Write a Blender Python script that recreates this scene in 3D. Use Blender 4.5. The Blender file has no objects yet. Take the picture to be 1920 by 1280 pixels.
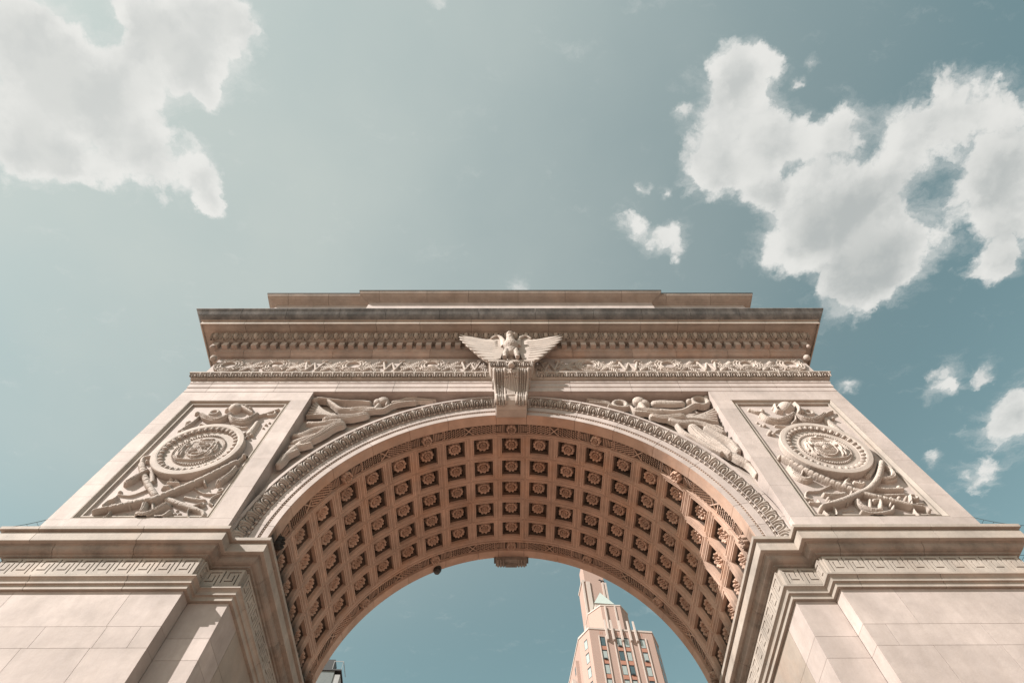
import bpy, bmesh, math, random
import numpy as np
from mathutils import Matrix, Vector
random.seed(7); np.random.seed(7)
R_ = math.radians; PI = math.pi
SP = 9.58            # height of the arch springing above the ground
C = bpy.context.scene.collection

# ------------------------------------------------------------------ camera
cam_d = bpy.data.cameras.new('camera'); cam = bpy.data.objects.new('camera', cam_d); C.objects.link(cam)
bpy.context.scene.camera = cam
rr = Vector((0.99998591,-0.00137203,-0.00512759)); uu = Vector((0.00084431,-0.9126018,0.40884877)); ff = Vector((0.0052404,0.40884734,0.91258775))
m = Matrix((( rr.x, uu.x, -ff.x, -0.0583),(rr.y, uu.y, -ff.y, -7.6592),(rr.z, uu.z, -ff.z, SP-7.9376),(0,0,0,1)))
cam.matrix_world = m
cam_d.sensor_width = 36; cam_d.lens = 19.95; cam_d.clip_end = 5000; cam_d.clip_start = 0.05

# ------------------------------------------------------------------ sun, sky
SUN = Vector((-1.55,-1.0,1.40)).normalized()
elev = math.asin(SUN.z); azim = math.atan2(SUN.x, SUN.y)
sd = bpy.data.lights.new('sun','SUN'); sd.energy = 5.0; sd.angle = R_(0.53); sd.color = (1.0,0.93,0.87)
so = bpy.data.objects.new('sun', sd); C.objects.link(so); so.location = (-60,-40,80)
so.rotation_euler = (-SUN).to_track_quat('-Z','Y').to_euler()
CLOUDS = [(-0.745,-0.055,0.078),(-0.696,-0.025,0.075),(-0.782,0.03,0.096),(-0.668,0.022,0.086),(-0.62,0.05,0.07),(-0.775,0.113,0.056),(-0.742,0.122,0.036),(-0.515,-0.077,0.08),(-0.457,-0.077,0.064),(-0.413,-0.092,0.039),(-0.567,-0.084,0.047),(-0.553,-0.025,0.058),(-0.497,-0.01,0.041),(-0.47,0.022,0.022),(-0.644,0.122,0.055),(-0.565,0.13,0.06),(-0.52,0.152,0.033),(-0.519,0.188,0.022),(-0.776,-0.105,0.071),(-0.829,0.088,0.063),(0.376,0.005,0.062),(0.362,0.086,0.075),(0.425,0.138,0.061),(0.337,0.13,0.047),(0.378,-0.03,0.046),(0.453,0.07,0.049),(0.518,0.103,0.054),(0.562,0.061,0.039),(0.573,0.221,0.103),(0.639,0.259,0.116),(0.516,0.221,0.066),(0.64,0.34,0.063),(0.712,0.279,0.079),(0.735,0.02,0.066),(0.825,0.078,0.091),(0.829,0.165,0.083),(0.896,0.221,0.076),(0.89,0.299,0.041),(0.703,0.086,0.05),(0.637,0.045,0.035),(0.638,0.147,0.065),(0.45,0.174,0.028),(0.208,0.216,0.032),(0.244,0.249,0.031),(0.286,0.24,0.033),(0.303,0.279,0.02),(0.871,0.537,0.045),(1.038,0.644,0.076),(1.013,0.766,0.048),(1.036,0.592,0.057),(0.479,-0.034,0.015),(0.46,-0.003,0.012),(0.02,0.337,0.02),(-0.105,-0.117,0.012),(0.681,0.548,0.026),(0.288,0.033,0.017),(0.901,0.724,0.026),(-0.445,0.062,0.012),(0.235,0.152,0.011),(0.263,0.161,0.011),(0.951,0.519,0.028)]
def build_world():
    w = bpy.data.worlds.new('World'); bpy.context.scene.world = w; w.use_nodes = True
    nt = w.node_tree; N = nt.nodes; L = nt.links; N.clear()
    def nd(t, **k):
        n = N.new(t)
        for a,b in k.items(): setattr(n,a,b)
        return n
    def setin(n, i, v):
        if hasattr(v,'links') or isinstance(v, bpy.types.NodeSocket): L.new(v, n.inputs[i])
        else: n.inputs[i].default_value = v
    def mt(op, a, b=None, c=None, clamp=False):
        n = nd('ShaderNodeMath', operation=op, use_clamp=clamp); setin(n,0,a)
        if b is not None: setin(n,1,b)
        if c is not None: setin(n,2,c)
        return n.outputs[0]
    def vm(op, a, b=None, out=0):
        n = nd('ShaderNodeVectorMath', operation=op); setin(n,0,a)
        if b is not None:
            if op=='SCALE': setin(n,3,b)
            else: setin(n,1,b)
        return n.outputs[out]
    def noise(vec, scale, detail, rough=.55):
        n = nd('ShaderNodeTexNoise'); L.new(vec, n.inputs['Vector']); n.inputs['Scale'].default_value=scale
        n.inputs['Detail'].default_value=detail; n.inputs['Roughness'].default_value=rough; return n
    def ramp(v, a, b, s=True):
        n = nd('ShaderNodeMapRange', interpolation_type='SMOOTHSTEP' if s else 'LINEAR'); setin(n,0,v); n.inputs[1].default_value=a; n.inputs[2].default_value=b
        n.inputs[3].default_value=0; n.inputs[4].default_value=1; return n.outputs[0]
    def mix(f,a,b):
        n = nd('ShaderNodeMix', data_type='RGBA'); setin(n,0,f); setin(n,6,a); setin(n,7,b); return n.outputs[2]
    tc = nd('ShaderNodeTexCoord'); vec = tc.outputs['Generated']
    sep = nd('ShaderNodeSeparateXYZ'); L.new(vec, sep.inputs[0])
    zc = mt('MAXIMUM', sep.outputs[2], 0.06)
    cmb = nd('ShaderNodeCombineXYZ'); L.new(mt('DIVIDE',sep.outputs[0],zc),cmb.inputs[0]); L.new(mt('DIVIDE',sep.outputs[1],zc),cmb.inputs[1])
    uv = cmb.outputs[0]                                   # a flat cloud layer above the square
    sky = nd('ShaderNodeTexSky', sky_type='NISHITA'); sky.sun_disc=False; sky.sun_elevation=elev; sky.sun_rotation=azim
    sky.air_density=1.0; sky.dust_density=1.1; sky.ozone_density=1.0; sky.altitude=10
    n1 = noise(uv, 5.0, 6, .62); wv = vm('SUBTRACT', n1.outputs['Color'], (0.5,0.5,0.5))
    wuv = vm('ADD', uv, vm('SCALE', wv, 0.075))
    n3 = noise(uv, 22.0, 5, .65); wuv = vm('ADD', wuv, vm('SCALE', vm('SUBTRACT', n3.outputs['Color'], (0.5,0.5,0.5)), 0.045))
    tot = None
    for cx,cy,r in CLOUDS:
        d = vm('DISTANCE', wuv, (cx,cy,0), out=1)
        q = mt('MULTIPLY_ADD', mt('MULTIPLY',d,d), -1.0/(1.58*r)**2, 1.0, clamp=True)
        q = mt('MULTIPLY', q, q)
        tot = q if tot is None else mt('ADD', tot, q)
    # the same broken cloud carries on over the rest of the sky, outside the frame
    far = ramp(vm('DISTANCE', uv, (0.0,0.5,0), out=1), 1.7, 2.4)
    nf = noise(uv, 1.5, 7, .6).outputs[0]
    tot = mt('ADD', tot, mt('MULTIPLY', far, mt('MULTIPLY', ramp(nf, .52,.66), 0.9)))
    n2 = noise(wuv, 10.0, 9, .60).outputs[0]
    dens = mt('ADD', tot, mt('MULTIPLY', mt('SUBTRACT', n2, 0.5), 1.7))
    dens = mt('ADD', dens, mt('MULTIPLY', mt('SUBTRACT', noise(wuv, 30.0, 6, .6).outputs[0], 0.5), 0.40))
    def bilw(v):                                          # rounded lumps
        return mt('MULTIPLY', mt('ABSOLUTE', mt('SUBTRACT', noise(v, 8.0, 5, .52).outputs[0], 0.5)), 2.0)
    vo = bilw(wuv)
    dens = mt('ADD', dens, mt('MULTIPLY', mt('SUBTRACT', vo, 0.16), 1.9))
    alpha = mt('MULTIPLY', ramp(dens, 0.38, 1.0), ramp(tot, 0.02, 0.16))
    st = nd('ShaderNodeMapping'); L.new(wuv, st.inputs[0]); st.inputs['Rotation'].default_value=(0,0,.7); st.inputs['Scale'].default_value=(1.0,2.2,1)
    nw = noise(st.outputs[0], 9.0, 9, .68).outputs[0]
    wisp = ramp(mt('ADD', mt('MULTIPLY', tot, 0.8), mt('MULTIPLY', mt('SUBTRACT', nw, 0.5), 2.4)), 0.12, 1.25)
    alpha = mt('MAXIMUM', alpha, mt('MULTIPLY', wisp, 0.62))
    thick = ramp(mt('ADD',tot, mt('MULTIPLY', mt('SUBTRACT', noise(uv,6.0,5,.5).outputs[0], .5), 1.6)), 0.9, 2.3)
    sdx,sdy=-.84*.05,-.54*.05
    def bil(v): return noise(v, 6.5, 4, .55).outputs[0]
    emb = mt('SUBTRACT', bil(uv), bil(vm('ADD', uv, (sdx,sdy,0))))
    ve = mt('SUBTRACT', bilw(vm('ADD', wuv, (sdx*.5,sdy*.5,0))), vo)
    emb = ramp(mt('ADD', emb, mt('MULTIPLY', ve, -0.45)), -0.16, 0.14)
    # thin veil of haze towards the sun
    veil = mt('SUBTRACT', 1.0, vm('DISTANCE', uv, (-0.62,0.05,0), out=1))
    veil = mt('MULTIPLY', ramp(veil, -0.55, 0.80), mt('MULTIPLY_ADD', noise(uv,2.4,5,.5).outputs[0], 0.7, 0.42))
    hs = nd('ShaderNodeHueSaturation'); L.new(sky.outputs[0], hs.inputs['Color']); hs.inputs['Saturation'].default_value=0.80; hs.inputs['Hue'].default_value=0.468
    tint = nd('ShaderNodeMix', data_type='RGBA', blend_type='MULTIPLY'); tint.inputs[0].default_value=1; L.new(hs.outputs[0],tint.inputs[6]); tint.inputs[7].default_value=(1.0,1.03,0.86,1)
    K = 10.0
    base = mix(mt('MULTIPLY',veil,0.86), tint.outputs[2], (0.60*K*.62,0.64*K*.62,0.60*K*.62,1))
    cc = mix(thick, (0.50*K,0.496*K,0.476*K,1), (0.345*K,0.353*K,0.342*K,1))
    cc = mix(mt('MULTIPLY', mt('SUBTRACT',1.0,emb), mt('MULTIPLY_ADD', thick, 0.60, 0.28)), cc, (0.275*K,0.29*K,0.287*K,1))
    cc = mix(mt('MULTIPLY',veil,0.55), cc, (0.53*K,0.527*K,0.507*K,1))
    fin = mix(mt('MULTIPLY',alpha,0.93), base, cc)
    bg = nd('ShaderNodeBackground'); L.new(fin,bg.inputs[0]); bg.inputs[1].default_value = 0.083
    out = nd('ShaderNodeOutputWorld'); L.new(bg.outputs[0], out.inputs[0])
    w.cycles.sampling_method='MANUAL'; w.cycles.sample_map_resolution=1024
build_world()
vs = bpy.context.scene.view_settings
vs.view_transform='Standard'; vs.look='None'; vs.gamma=1; vs.use_curve_mapping=False; vs.exposure=1.0

# ------------------------------------------------------------------ materials
def stone(name, base, rough=.75, var=.18, rust=.0, grime=.0, streak=.0, dark=(.05,.05,.05), bump=.25, ledge=None, rustcol=(.46,.21,.09)):
    mat = bpy.data.materials.new(name); mat.use_nodes=True; nt=mat.node_tree; N=nt.nodes; L=nt.links
    b=N['Principled BSDF']; b.inputs['Roughness'].default_value=rough; b.inputs['Specular IOR Level'].default_value=.25
    geo=N.new('ShaderNodeNewGeometry'); pos=geo.outputs['Position']
    def noise(scale,detail=5,rg=.6,stretch=None):
        n=N.new('ShaderNodeTexNoise'); n.inputs['Scale'].default_value=scale; n.inputs['Detail'].default_value=detail; n.inputs['Roughness'].default_value=rg
        if stretch:
            mp=N.new('ShaderNodeMapping'); mp.inputs['Scale'].default_value=stretch; L.new(pos,mp.inputs[0]); L.new(mp.outputs[0],n.inputs['Vector'])
        else: L.new(pos,n.inputs['Vector'])
        return n.outputs[0]
    def mr(v,a,b_,c=0.,d=1.):
        n=N.new('ShaderNodeMapRange'); L.new(v,n.inputs[0]); n.inputs[1].default_value=a; n.inputs[2].default_value=b_; n.inputs[3].default_value=c; n.inputs[4].default_value=d; return n.outputs[0]
    def mix(f,a,bb,bt='MIX'):
        n=N.new('ShaderNodeMix'); n.data_type='RGBA'; n.blend_type=bt
        for i,v in ((0,f),(6,a),(7,bb)):
            if isinstance(v,bpy.types.NodeSocket): L.new(v,n.inputs[i])
            else: n.inputs[i].default_value = v if i==0 else (*v,1)
        return n.outputs[2]
    def mul(a,bb):
        n=N.new('ShaderNodeMath'); n.operation='MULTIPLY'
        for i,v in ((0,a),(1,bb)):
            if isinstance(v,bpy.types.NodeSocket): L.new(v,n.inputs[i])
            else: n.inputs[i].default_value=v
        return n.outputs[0]
    oi=N.new('ShaderNodeObjectInfo')
    lo=tuple(x*(1-var*1.6) for x in base); hi=tuple(min(.9,x*(1+var*.6)) for x in base)
    col=mix(mr(noise(1.6,8,.65),.3,.72),lo,hi)
    veins=noise(.9,9,.75,(1.0,1.0,3.2))
    col=mix(mul(mr(veins,.52,.62),.14),col,tuple(x*.72 for x in base))
    rnd=mr(oi.outputs['Random'],0,1,.0,.30)
    col=mix(rnd,col,tuple(x*.45 for x in base))
    col=mix(mul(mr(noise(26,4,.7),.56,.74),.22),col,tuple(x*.62 for x in base))
    if rust: col=mix(mul(mr(noise(1.1,6,.62),.5,.70),rust),col,rustcol)
    if streak: col=mix(mul(mr(noise(3.4,6,.72,(1.0,1.0,.16)),.40,.60),streak),col,dark)
    if grime: col=mix(mul(mr(noise(2.3,7,.72),.47,.63),grime),col,dark)
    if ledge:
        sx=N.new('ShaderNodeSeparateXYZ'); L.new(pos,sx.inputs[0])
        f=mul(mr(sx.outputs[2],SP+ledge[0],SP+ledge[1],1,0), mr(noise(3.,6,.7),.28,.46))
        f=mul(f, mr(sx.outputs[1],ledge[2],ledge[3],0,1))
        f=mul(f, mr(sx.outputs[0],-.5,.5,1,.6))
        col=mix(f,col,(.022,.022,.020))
    L.new(col,b.inputs['Base Color'])
    if bump:
        bp=N.new('ShaderNodeBump'); bp.inputs['Strength'].default_value=bump; bp.inputs['Distance'].default_value=.012
        s=N.new('ShaderNodeMath'); s.operation='ADD'; L.new(noise(42,5,.7),s.inputs[0]); L.new(mul(noise(7,4,.6),1.3),s.inputs[1])
        L.new(s.outputs[0],bp.inputs['Height']); L.new(bp.outputs[0],b.inputs['Normal'])
    return mat
BS=(.448,.388,.362)
M=dict(
 marble=stone('white_marble',BS,streak=.20,dark=(.24,.20,.17)),
 trim=stone('weathered_marble',(0.380,0.336,0.296),grime=.16,rust=.08),
 carved=stone('carved_marble',(.43,.375,.335),grime=.05,rust=.03,bump=.4),
 leaf=stone('carved_leaf_marble',(.37,.325,.29),grime=.22,dark=(.10,.10,.095),bump=.5),
 soffit=stone('vault_marble',(.50,.352,.277),rust=.26,grime=.12,ledge=(.40,.70,.0,.1)),  # warm ground bounce on the vault is put into this colour
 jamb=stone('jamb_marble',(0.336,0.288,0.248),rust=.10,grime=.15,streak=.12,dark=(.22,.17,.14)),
 cofloor=stone('sooty_shaded_marble',(.12,.085,.066),rust=.10,grime=.60,dark=(.035,.033,.03),ledge=(.40,.70,.0,.1)),  # sooty stone with the shade of the recesses painted into its colour
 coffer=stone('coffer_marble',(.52,.36,.28),rust=.24,grime=.06,ledge=(.40,.70,.0,.1)),  # rosette colour carries the warm bounce too
 bed=stone('bed_mould_marble',(.40,.33,.29),rust=.18,grime=.20),
 imp=stone('impost_marble',(.285,.245,.215),rust=.14,grime=.45,dark=(.07,.066,.06)),
 cyma=stone('soot_stained_marble',(.21,.21,.21),grime=.25,streak=.55,dark=(.04,.045,.048),var=.25),
 leafdark=stone('dark_carved_marble',(.115,.10,.088),grime=.4,dark=(.05,.048,.045)),  # darker stone for the low ground of carvings and grooves
 blackened=stone('blackened_carving',(0.040,0.038,0.036),bump=.4),
 pave=stone('square_paving',(.37,.255,.20),rough=.9),
)
def plain(name,col,rough=.6,metal=0.,spec=.5):
    mat=bpy.data.materials.new(name); mat.use_nodes=True; nt=mat.node_tree; b=nt.nodes['Principled BSDF']
    b.inputs['Roughness'].default_value=rough; b.inputs['Metallic'].default_value=metal; b.inputs['Specular IOR Level'].default_value=spec
    n=nt.nodes.new('ShaderNodeTexNoise'); n.inputs['Scale'].default_value=3; n.inputs['Detail'].default_value=6
    g=nt.nodes.new('ShaderNodeNewGeometry'); nt.links.new(g.outputs['Position'],n.inputs['Vector'])
    mx=nt.nodes.new('ShaderNodeMix'); mx.data_type='RGBA'; nt.links.new(n.outputs[0],mx.inputs[0])
    mx.inputs[6].default_value=(*[c*.82 for c in col],1); mx.inputs[7].default_value=(*[min(1,c*1.12) for c in col],1)
    nt.links.new(mx.outputs[2],b.inputs['Base Color']); return mat
def brick(name,c1,c2,mortar,sc=1.0):
    mat=plain(name,c1,.85); nt=mat.node_tree; b=nt.nodes['Principled BSDF']
    g=nt.nodes.new('ShaderNodeTexCoord'); mp=nt.nodes.new('ShaderNodeMapping'); mp.inputs['Rotation'].default_value=(R_(90),0,0)
    nt.links.new(g.outputs['Object'],mp.inputs[0]); t=nt.nodes.new('ShaderNodeTexBrick'); nt.links.new(mp.outputs[0],t.inputs['Vector'])
    t.inputs['Scale'].default_value=3*sc; t.inputs['Color1'].default_value=(*c1,1); t.inputs['Color2'].default_value=(*c2,1); t.inputs['Mortar'].default_value=(*mortar,1)
    old=b.inputs['Base Color'].links[0].from_socket; mx=nt.nodes.new('ShaderNodeMix'); mx.data_type='RGBA'; mx.inputs[0].default_value=.5
    nt.links.new(old,mx.inputs[6]); nt.links.new(t.outputs[0],mx.inputs[7]); nt.links.new(mx.outputs[2],b.inputs['Base Color']); return mat
M['pink']=brick('pink_tower_brick',(.30,.205,.17),(.34,.24,.20),(.32,.27,.235))
M['pale']=plain('pale_terracotta',(.40,.345,.31),.7)
M['red']=brick('red_spandrel_brick',(.30,.135,.09),(.34,.165,.115),(.29,.20,.16))
M['glass']=plain('window_glass',(.06,.09,.10),.06,0,.9)
M['glassp']=plain('blind_behind_glass',(.29,.33,.32),.25,0,.6)
M['verd']=plain('green_copper',(.33,.375,.35),.6)
M['black']=plain('black_metal',(.02,.02,.02),.5)
M['gray']=plain('gray_render',(.13,.15,.15),.9)
M['gray2']=plain('light_gray_pier',(.27,.28,.28),.9)
M['bird']=plain('dark_feathers',(.04,.04,.045),.7)
M['wire']=plain('net_wire',(.03,.035,.035),.6)

# ------------------------------------------------------------------ mesh helpers
class MB:
    def __init__(s): s.v=[]; s.f=[]
    def add(s,vs,fs):
        o=len(s.v); s.v+= [tuple(v) for v in vs]; s.f+=[tuple(i+o for i in f) for f in fs]; return s
    def box(s,x0,x1,y0,y1,z0,z1):
        return s.add([(x0,y0,z0),(x1,y0,z0),(x1,y1,z0),(x0,y1,z0),(x0,y0,z1),(x1,y0,z1),(x1,y1,z1),(x0,y1,z1)],
                     [(0,3,2,1),(4,5,6,7),(0,1,5,4),(1,2,6,5),(2,3,7,6),(3,0,4,7)])
    def prism(s,pts,x0,x1):            # pts (y,z)
        n=len(pts); s.add([(x0,a,b) for a,b in pts]+[(x1,a,b) for a,b in pts],
            [tuple(range(n)),tuple(range(2*n-1,n-1,-1))]+[(i,i+n,(i+1)%n+n,(i+1)%n) for i in range(n)]); return s
    def tube(s,pts,rad,n=8,cap=True):
        pts=[Vector(p) for p in pts]; k=len(pts); vs=[]
        for i,p in enumerate(pts):
            t=(pts[min(i+1,k-1)]-pts[max(i-1,0)]).normalized(); a=t.orthogonal() if abs(t.x)<.95 else t.cross(Vector((0,0,1)))
            ref=Vector((0,0,1)) if abs(t.z)<.9 else Vector((0,1,0)); a=t.cross(ref).normalized(); b=t.cross(a)
            r=rad[i] if hasattr(rad,'__len__') else rad
            for j in range(n): q=2*PI*j/n; vs.append(p+a*math.cos(q)*r+b*math.sin(q)*r)
        fs=[(i*n+j,i*n+(j+1)%n,(i+1)*n+(j+1)%n,(i+1)*n+j) for i in range(k-1) for j in range(n)]
        if cap: fs+=[tuple(range(n-1,-1,-1)),tuple((k-1)*n+j for j in range(n))]
        return s.add(vs,fs)
    def ell(s,c,r,n=10,m=7):
        vs=[];fs=[]
        for i in range(m+1):
            t=PI*i/m
            for j in range(n): q=2*PI*j/n; vs.append((c[0]+r[0]*math.sin(t)*math.cos(q),c[1]+r[1]*math.sin(t)*math.sin(q),c[2]+r[2]*math.cos(t)))
        for i in range(m):
            for j in range(n): fs.append((i*n+j,(i+1)*n+j,(i+1)*n+(j+1)%n,i*n+(j+1)%n))
        return s.add(vs,fs)
    def mesh(s,name,smooth=False):
        me=bpy.data.meshes.new(name); me.from_pydata(s.v,[],s.f); me.update()
        if smooth: me.polygons.foreach_set('use_smooth',[True]*len(me.polygons))
        return me
def part(name,me,mat,parent,loc=(0,0,0),rot=(0,0,0),scale=None,**props):
    if isinstance(me,MB): me=me.mesh(name)
    if not me.materials: me.materials.append(M[mat] if isinstance(mat,str) else mat)
    o=bpy.data.objects.new(name,me); C.objects.link(o); o.parent=parent; o.location=loc; o.rotation_euler=rot
    if scale: o.scale=scale
    for k,v in props.items(): o[k]=v
    return o
def thing(name,label,cat,loc=(0,0,0),rz=0,group=None):
    o=bpy.data.objects.new(name,None); C.objects.link(o); o.location=loc; o.rotation_euler=(0,0,rz); o['label']=label; o['category']=cat
    if group:o['group']=group
    return o
def offpath(path,d):
    out=[]; n=len(path)
    nr=[]
    for i in range(n-1):
        dx,dy=path[i+1][0]-path[i][0],path[i+1][1]-path[i][1]; l=math.hypot(dx,dy); nr.append((dy/l,-dx/l))
    for i,(x,y) in enumerate(path):
        if i==0: a=b=nr[0]
        elif i==n-1: a=b=nr[-1]
        else: a,b=nr[i-1],nr[i]
        k=1+a[0]*b[0]+a[1]*b[1]; out.append((x+d*(a[0]+b[0])/k,y+d*(a[1]+b[1])/k))
    return out
def sweep(path,prof,mb=None):
    mb=mb or MB(); n=len(prof); k=len(path); cols=[offpath(path,d) for d,z in prof]
    vs=[(cols[j][i][0],cols[j][i][1],prof[j][1]) for i in range(k) for j in range(n)]
    fs=[(i*n+j,i*n+(j+1)%n,(i+1)*n+(j+1)%n,(i+1)*n+j) for i in range(k-1) for j in range(n)]
    fs+=[tuple(range(n-1,-1,-1)),tuple((k-1)*n+j for j in range(n))]
    return mb.add(vs,fs)
def course(name,path,prof,mat,parent,step=1.2,gap=.009,jit=.22,joints=None):
    seg=[math.dist(path[i],path[i+1]) for i in range(len(path)-1)]; L=sum(seg); cum=[0]
    for q in seg: cum.append(cum[-1]+q)
    js=[0]
    while js[-1]<L:
        s=js[-1]+step*(1+random.uniform(-jit,jit))
        for c in cum[1:-1]:
            if abs(s-c)<.34: s=c+.36
        js.append(s)
    js[-1]=L
    if len(js)>2 and js[-1]-js[-2]<.25: js.pop(-2)
    def at(s):
        for i in range(len(seg)):
            if s<=cum[i+1]+1e-6:
                t=(s-cum[i])/seg[i]; return (path[i][0]+(path[i+1][0]-path[i][0])*t,path[i][1]+(path[i+1][1]-path[i][1])*t)
        return path[-1]
    for a,b in zip(js[:-1],js[1:]):
        a2,b2=a+gap/2,b-gap/2
        pts=[at(a2)]+[path[i] for i in range(1,len(path)-1) if a2+.01<cum[i]<b2-.01]+[at(b2)]
        part(name,sweep(pts,prof),mat,parent)
def lathe(prof,a0,a1,n,mb=None):       # prof closed [(R,y)], angle from +Z towards +X
    mb=mb or MB(); k=len(prof); vs=[]
    for i in range(n+1):
        a=a0+(a1-a0)*i/n
        for R,y in prof: vs.append((R*math.sin(a),y,R*math.cos(a)))
    fs=[(i*k+j,i*k+(j+1)%k,(i+1)*k+(j+1)%k,(i+1)*k+j) for i in range(n) for j in range(k)]
    fs+=[tuple(range(k-1,-1,-1)),tuple(n*k+j for j in range(k))]
    return mb.add(vs,fs)
def arc_pts(c,r,a0,a1,n): return [(c[0]+r*math.cos(R_(a0+(a1-a0)*i/n)),c[1]+r*math.sin(R_(a0+(a1-a0)*i/n))) for i in range(n+1)]
class Relief:                           # carved height field on a wall
    def __init__(s,x0,x1,z0,z1,res):
        s.x=np.arange(x0,x1+res,res); s.z=np.arange(z0,z1+res,res); s.X,s.Z=np.meshgrid(s.x,s.z); s.H=np.zeros_like(s.X); s.res=res; s.pw=.42
    def put(s,v): s.H=np.maximum(s.H,v)
    def ell(s,cx,cz,rx,rz,h,p=.5,base=0):
        q=1-((s.X-cx)/rx)**2-((s.Z-cz)/rz)**2; s.put(np.where(q>0,base+h*np.clip(q,0,1)**p,0))
    def seg(s,a,b,ra,rb,h,folds=0,flat=0,bands=0,ph=0):
        ax,az=a;bx,bz=b;dx,dz=bx-ax,bz-az;l2=dx*dx+dz*dz+1e-9
        t=np.clip(((s.X-ax)*dx+(s.Z-az)*dz)/l2,0,1); px=s.X-ax-t*dx; pz=s.Z-az-t*dz
        r=ra+(rb-ra)*t; d=np.hypot(px,pz)/r; q=1-d*d
        v=h*np.clip(q,0,1)**(s.pw if not flat else .22)
        if folds:
            sd=(dx*pz-dz*px)/math.sqrt(l2)/r; v=v*(.66+.34*np.abs(np.cos(sd*folds+ph)))
        if bands: v=v*(1-.07*(np.cos(t*math.sqrt(l2)*bands)>.55))
        s.put(np.where(q>0,v,0))
    def chain(s,pts,h,**k):
        if len(pts)>2:
            P=[pts[0]]+list(pts)+[pts[-1]]; out=[]
            for i in range(1,len(P)-2):
                for q in range(5):
                    t=q/5; out.append(tuple(.5*((2*P[i][c])+(-P[i-1][c]+P[i+1][c])*t+(2*P[i-1][c]-5*P[i][c]+4*P[i+1][c]-P[i+2][c])*t*t+(-P[i-1][c]+3*P[i][c]-3*P[i+1][c]+P[i+2][c])*t**3) for c in range(3)))
            pts=out+[pts[-1]]
        for a,b in zip(pts[:-1],pts[1:]): s.seg(a[:2],b[:2],max(a[2],.008),max(b[2],.008),h,**k)
    def ring(s,cx,cz,R,w,h,kz=1.):
        d=np.abs(np.hypot(s.X-cx,(s.Z-cz)/kz)-R)/w; s.put(np.where(d<1,h*np.sqrt(np.clip(1-d*d,0,1)),0))
    def prim(s,it,hs=1.,rs=1.):
        k,pts,h=it[:3]; h*=hs; pts=[(a,b,max(c*rs,.012)) for a,b,c in pts]; h=min(h,.06+2.6*max(p[2] for p in pts)) if k!='r' else h
        if k=='e': a,b,c=pts[0]; s.ell(a,b,c,c,h)
        elif k=='c': s.chain(pts,h)
        elif k=='f':
            s.chain(pts,h,folds=5.5,ph=random.uniform(0,3))
            for off in (-.72,-.42,-.12,.2,.5,.78):
                o2=[]
                for i,(a,b,c) in enumerate(pts):
                    p,q=pts[max(i-1,0)],pts[min(i+1,len(pts)-1)]; dx,dz=q[0]-p[0],q[1]-p[1]; l=math.hypot(dx,dz)+1e-9
                    w=off+random.uniform(-.14,.14); o2.append((a-dz/l*c*w,b+dx/l*c*w,.010+.010*random.random()))
                s.chain(o2,h*math.sqrt(1-off*off)*.98+.038)
        elif k=='b': s.chain(pts,h,flat=1,bands=60)
        elif k=='r': a,b,c=pts[0]; s.ring(a,b,c,it[3]*.0027,h)
    def swell(s,depth,width,k):
        m=(s.H>.01).astype(float); n=max(1,int(width/s.res)); w=np.exp(-np.linspace(-2,2,2*n+1)**2); w/=w.sum()
        b=np.apply_along_axis(lambda v:np.convolve(v,w,'same'),0,m); b=np.apply_along_axis(lambda v:np.convolve(v,w,'same'),1,b)
        e=np.clip((b-.30)*3.2,0,1); e=e*e*(3-2*e); s.H=depth*e+s.H*k
        return s
    def mesh(s,name,y0,eps=.004,clip=None,rough=.003,minx=None):
        H=s.H; nz,nx=H.shape
        Hn=H+np.where(H>.01,rough*np.random.randn(nz,nx),0)
        keep=(np.maximum(np.maximum(H[:-1,:-1],H[1:,:-1]),np.maximum(H[:-1,1:],H[1:,1:]))>eps)
        if clip is not None: keep&=clip(.5*(s.X[:-1,:-1]+s.X[1:,1:]),.5*(s.Z[:-1,:-1]+s.Z[1:,1:]))
        idx=np.arange(nz*nx).reshape(nz,nx)
        f=np.stack([idx[:-1,:-1][keep],idx[:-1,1:][keep],idx[1:,1:][keep],idx[1:,:-1][keep]],1)
        used=np.unique(f); mp=-np.ones(nz*nx,int); mp[used]=np.arange(len(used)); f=mp[f]
        v=np.stack([s.X.ravel(),y0-Hn.ravel(),s.Z.ravel()],1)[used]
        me=bpy.data.meshes.new(name); me.vertices.add(len(v)); me.vertices.foreach_set('co',v.astype(np.float32).ravel())
        me.loops.add(4*len(f)); me.loops.foreach_set('vertex_index',f.astype(np.int32).ravel())
        me.polygons.add(len(f)); me.polygons.foreach_set('loop_start',np.arange(0,4*len(f),4,dtype=np.int32)); me.polygons.foreach_set('loop_total',np.full(len(f),4,np.int32))
        me.update(calc_edges=True); me.validate(); me.polygons.foreach_set('use_smooth',np.ones(len(f),bool)); return me
def relief_of(prims,res,pad=.06,hs=1.,rs=1.,pw=.42):
    xs=[p[0] for it in prims for p in it[1]]; zs=[p[1] for it in prims for p in it[1]]; rm=max(p[2] for it in prims for p in it[1])*rs+pad
    r=Relief(min(xs)-rm,max(xs)+rm,min(zs)-rm,max(zs)+rm,res)
    r.pw=pw
    for it in prims: r.prim(it,hs,rs)
    return r

# ------------------------------------------------------------------ ground
g=MB().box(-3000,3000,-3000,3000,-.5,0); go=part('square_paving',g,'pave',None); go['kind']='structure'

# ------------------------------------------------------------------ the arch
T=4.79; BW=8.67; YB=-.27
ARCH=thing('triumphal_arch','huge pale marble triumphal arch with coffered vault and carved panels filling the view','arch',(0,0,SP))
A=ARCH
RV=4.57
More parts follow.
